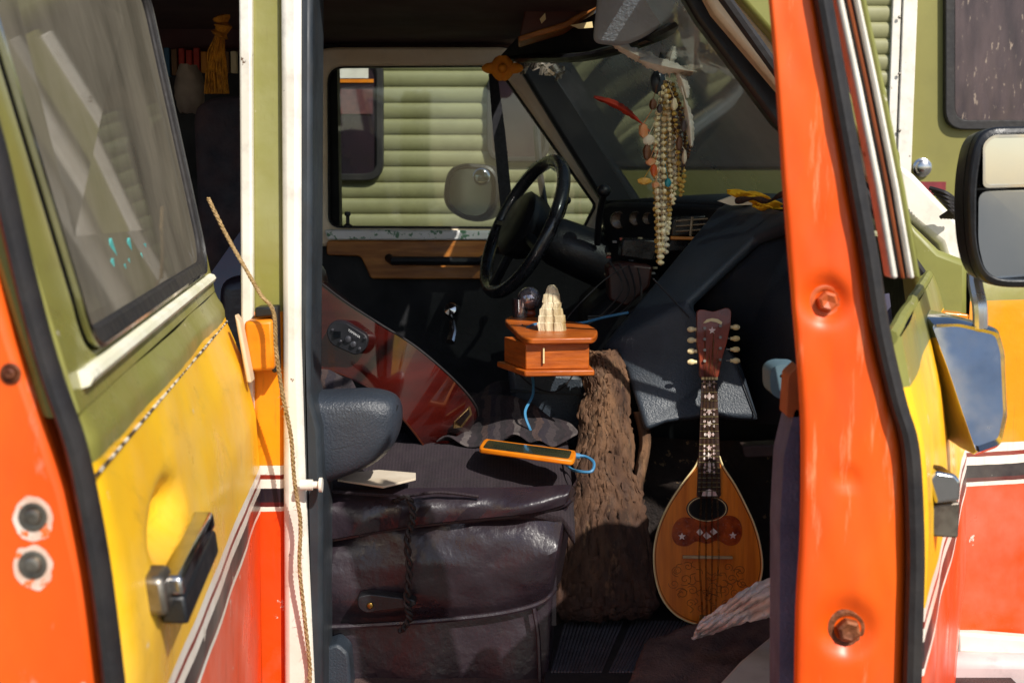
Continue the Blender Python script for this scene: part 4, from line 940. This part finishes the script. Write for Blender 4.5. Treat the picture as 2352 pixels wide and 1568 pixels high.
matm=M('mat_rubber','#5c5c64','#44444a',12,.4,bump=.3,bsc=90,grime=.3)
mt=B();zf=FZ+.004
c4=[onz(1335,1412,zf),onz(1600,1398,zf),onz(1620,1470,zf),onz(1480,1575,zf),onz(1245,1600,zf),onz(1262,1450,zf)]
mt.prism(c4,V(0,0,.008));fm=mt.obj('floor_mat',M('mat_base','#1e1e22','#141418',12,.6),bevel=.004,label='black ribbed rubber floor mat in the footwell',category='floor mat')
s=B()
for k_ in range(34):
    a=onz(1300+k_*8.6,1428,zf+.008);b=onz(1268+k_*7.4,1545,zf+.008)
    a.z=b.z=zf+.010
    if k_ not in(16,17):s.tube([a,b],.0026,4)
s.obj('mat_ribs',matm,fm)
s=B();rows=[]
for i in range(30):
    row=[]
    for j in range(30):
        q=onz(1490+j*12.4 - (i*3 if j<3 else 0),1468+i*7 - j*2.9,zf+.02)
        row.append(q+V(0,0,.012*nz((i*.2,j*.2,2),1)+.006*nz((i*.7,j*.7,2),1)))
    rows.append(row)
s.grid(rows).obj('rug',ruglit,solid=.012,label='brown matted carpet scrap by the door step',category='rug')
s=B();s.prism([onz(u,v,FZ+.045) for u,v in ((1640,1580),(1700,1515),(1792,1440),(1830,1440),(1830,1640),(1640,1640))],V(0,0,-.05));s.obj('step_plate',white,van,bevel=.006)
s=B();s.prism(px(rpoly([(742,1490),(775,1478),(800,1500),(812,1640),(742,1640)],10),2.2),YY(.06));s.obj('seat_rail_cover',dash,van,bevel=.01)
# ================================================================ dangling charms
for k_ in range(13):
    m=beadm[[0,2,1,0,3,2,4,1,0,3,2,0,1][k_]]
    L=[610,560,600,470,430,585,380,500,590,360,420,540,450][k_]
    uu=[1518,1524,1512,1546,1560,1528,1572,1538,1516,1580,1553,1534,1565][k_];y0=2.72+.012*(k_%3)
    s=B();r=(.0062,.0048,.0054,.0050,.0038)[k_%5]
    path=sm([W(1530+random.uniform(-8,8),185,y0),W(uu-9+random.uniform(-4,4),300,y0),W(uu-7,(300+L)/2,y0),W(uu,L,y0),W(uu+7,(300+L)/2,y0+.008),W(uu+9+random.uniform(-3,3),300,y0+.008),W(1536+random.uniform(-8,8),187,y0+.008)],40)
    acc=0;last=path[0];s.tube(path[::8],.0008,4)
    for p in path:
        acc+=(p-last).length;last=p
        if acc>=r*1.9:
            acc=0;rr_=r*random.uniform(.7,1.2);s.ell(p+V(random.uniform(-.001,.001),0,0),(rr_,rr_,rr_*random.uniform(.7,1)),7,5)
    s.obj('bead_necklace',m,label=['long strand of cream pearls hanging from the mirror','pale bone bead necklace hanging from the mirror','gold bead necklace hanging from the mirror','short pearl strand hanging from the mirror','brown wooden bead necklace hanging from the mirror','bone bead strand hanging from the mirror','dark bead necklace hanging from the mirror','gold and tan bead strand hanging from the mirror','long pearl strand hanging from the mirror','short brown bead strand hanging from the mirror','short bone bead strand hanging from the mirror','pearl necklace hanging from the mirror','short gold bead strand hanging from the mirror'][k_],category='necklace',group='necklaces hanging from the mirror')
chs=[(1478,300,12,16,coral),(1490,322,14,12,beadm[2]),(1486,350,10,18,beadm[3]),(1494,372,12,9,coral),(1480,416,17,8,M('shell_yellow','#e8b048','#c09038',20,.4)),(1502,392,9,14,M('charm_red','#c03820','#e08028',40,.4)),(1534,420,8,10,turq),(1500,240,9,12,beadm[3]),(1506,425,10,7,coral),(1515,250,7,10,beadm[4]),(1560,330,8,16,beadm[3]),(1570,290,7,14,beadm[4]),(1548,240,8,14,beadm[0]),(1572,360,6,16,beadm[2])]
for (u,v,a,b,m) in chs:
    s=B();c=W(u,v,2.70);kq=2.7/F;rows=[]
    for i in range(9):
        t=math.pi*i/8;rows.append([c+V(a*kq*math.sin(max(.05,min(3.09,t)))*math.cos(j*math.tau/9)*(1+.35*nz((i,j,u),.8)),.007*math.sin(j*math.tau/9),b*kq*math.cos(t)*(1+.2*nz((j,i,u),.9))) for j in range(9)])
    s.grid(rows,cu=True);s.tube([c+V(0,0,b*kq),c+V((1520-u)*kq*.5,0,b*kq+.03)],.0007,4)
    s.obj('charm',m,label='small carved charm hanging among the necklaces',category='charm',group='charms hanging from the mirror')
def feather(tip,root,wd,m,lab,curve=0,y=2.70,grp='feathers on the mirror'):
    a=Vector((tip[0],tip[1],0));b=Vector((root[0],root[1],0));d=b-a;pn=Vector((-d.y,d.x,0)).normalized()
    s=B();N=30;rows=[];sh=[]
    for i in range(N+1):
        q=i/N;c=a+d*q+pn*curve*math.sin(q*math.pi);w=wd*(max(.12,math.sin(min(1,q*1.15+.03)*math.pi)**.6) if q<.85 else .12)
        j1=random.uniform(.75,1.1);j2=random.uniform(.75,1.1);sh.append(W(c.x,c.y,y-.001))
        rows.append([W(c.x-pn.x*w*j1-d.x*.03,c.y-pn.y*w*j1-d.y*.03,y+.006),W(c.x,c.y,y),W(c.x+pn.x*w*j2-d.x*.03,c.y+pn.y*w*j2-d.y*.03,y+.006)])
    s.grid(rows);s.tube(sh,.0012,5)
    s.obj('feather',m,label=lab,category='feather',group=grp,solid=.0006)
feather((1408,98),(1545,160),15,feat,'white feather tucked above the rear-view mirror',4)
feather((1440,118),(1560,170),15,feat,'white feather tucked above the rear-view mirror',-5,2.71)
feather((1470,138),(1600,165),17,feat,'pale feather lying across the mirror',3,2.69)
feather((1612,155),(1520,160),14,M('feather_dark','#6a5c50','#d8c8b0',40,.8),'dark tipped feather on the mirror',-6)
feather((1578,225),(1548,150),13,feat,'white feather drooping beside the necklaces',4)
feather((1548,108),(1538,180),12,feat,'upright white feather on the mirror',4,2.72)
feather((1366,224),(1492,302),9,featred,'curved red feather hanging beside the necklaces',-12)
feather((1588,335),(1565,200),10,feat,'thin white feather among the necklaces',5)
s=B()
for k_ in range(60):
    q=k_/59;c=W(1175+118*q,158-8*math.sin(q*5),3.3);s.box(c+V(0,random.uniform(-.02,.02),random.uniform(-.012,.012)),(.02,.003,.008),Matrix.Rotation(random.random()*6,3,'Y')@Matrix.Rotation(random.random()*6,3,'X'))
s.obj('tinsel_garland',M('tinsel','#c8c0b0','#9a9488',60,.25,.7),label='silvery tinsel garland pinned above the windshield post',category='garland')
s=B()
for k_ in range(6):
    a=k_*math.tau/6;c=W(1154+20*math.cos(a)*1.2,157+10*math.sin(a),3.28);s.ell(c,(.026,.008,.014),9,6,Matrix.Rotation(-a,3,'Y'))
s.ell(W(1154,157,3.27),.012);s.obj('orange_bow',M('bow_orange','#f89a18','#c87010',20,.7),label='orange cloth flower pinned at the window corner',category='ornament')
s=B();s.tube(sm([W(1690,462,2.66),W(1730,456,2.64),W(1765,462,2.62),W(1800,444,2.60),W(1830,440,2.6)],5),lambda q:.006*(1-.4*q)+.002*math.sin(q*20),7)
s.obj('driftwood_stick',bark,label='small twisted stick lying on top of the dash',category='stick')
for k_,(u,v,sx,sz) in enumerate(((1700,440,30,10),(1735,448,34,14),(1768,462,30,12),(1752,470,24,9))):
    s=B();rows=[]
    for i in range(7):
        rows.append([W(u+(i/6-.5)*2*sx,v+(j/4-.5)*2*sz*math.sin(.4+i/6*2.3)+i*2,2.68+.01*math.sin(i+j)) for j in range(5)])
    s.grid(rows).obj('yellow_leaf',leaf,solid=.002,label='bright yellow leaf lying on the dash',category='leaf',group='leaves on the dash')
s=B();s.prism(px([(1650,462),(1700,444),(1760,452),(1745,470),(1680,472)],2.74),YY(.02));s.obj('crumpled_paper',paper,label='white crumpled paper on the dash top',category='paper')
# ---- twine
tp=sm([W(478,455,2.08),W(520,540,2.07),W(560,610,2.05),W(598,675,2.04),W(628,716,2.03),W(634,800,2.03),W(648,900,2.05),W(668,1000,2.06),W(676,1100,2.07),W(690,1200,2.08),W(688,1300,2.08),W(700,1420,2.09),W(712,1540,2.10),W(708,1640,2.1)],22)
s=B()
for ph_ in (0,2.09,4.19):
    s.tube([p+V(.0019*math.cos(i*.9+ph_),.0019*math.sin(i*.9+ph_),0) for i,p in enumerate(tp)],.0019,5)
for k_ in range(60):
    p=random.choice(tp[60:]);s.tube([p,p+V(random.uniform(-.01,.01),-.004,random.uniform(-.012,.006))],.0004,3)
s.obj('twine_rope',twine,label='frayed twine rope running down the door pillar',category='rope')
# ================================================================ light, world, camera
sd=V(-.42,.64,-.66).normalized()
sun=bpy.data.lights.new('sun','SUN');sun.energy=5;sun.angle=math.radians(.5);sun.color=(1,.95,.87)
so=bpy.data.objects.new('sun',sun);so.rotation_euler=sd.to_track_quat('-Z','Y').to_euler();so.location=(2,-3,6);bpy.context.collection.objects.link(so)
wd=bpy.data.worlds.new('World');bpy.context.scene.world=wd;wd.use_nodes=True
nt=wd.node_tree;sk=nt.nodes.new('ShaderNodeTexSky');sk.sky_type='NISHITA';sk.sun_disc=False
sk.sun_elevation=math.asin(-sd.z);sk.sun_rotation=math.atan2(-sd.x,-sd.y)
nt.links.new(sk.outputs[0],nt.nodes['Background'].inputs[0]);nt.nodes['Background'].inputs[1].default_value=.12
cam=bpy.data.cameras.new('camera');cam.sensor_width=36;cam.lens=36*F/2352;cam.clip_end=300;cam.clip_start=.05
cam.dof.use_dof=True;cam.dof.focus_distance=2.5;cam.dof.aperture_fstop=8
co=bpy.data.objects.new('camera',cam);co.location=(0,0,CZ);co.rotation_euler=(math.pi/2-TH,0,0);bpy.context.collection.objects.link(co)
sc=bpy.context.scene;sc.camera=co;sc.view_settings.view_transform='Standard';sc.view_settings.look='None';sc.view_settings.exposure=0
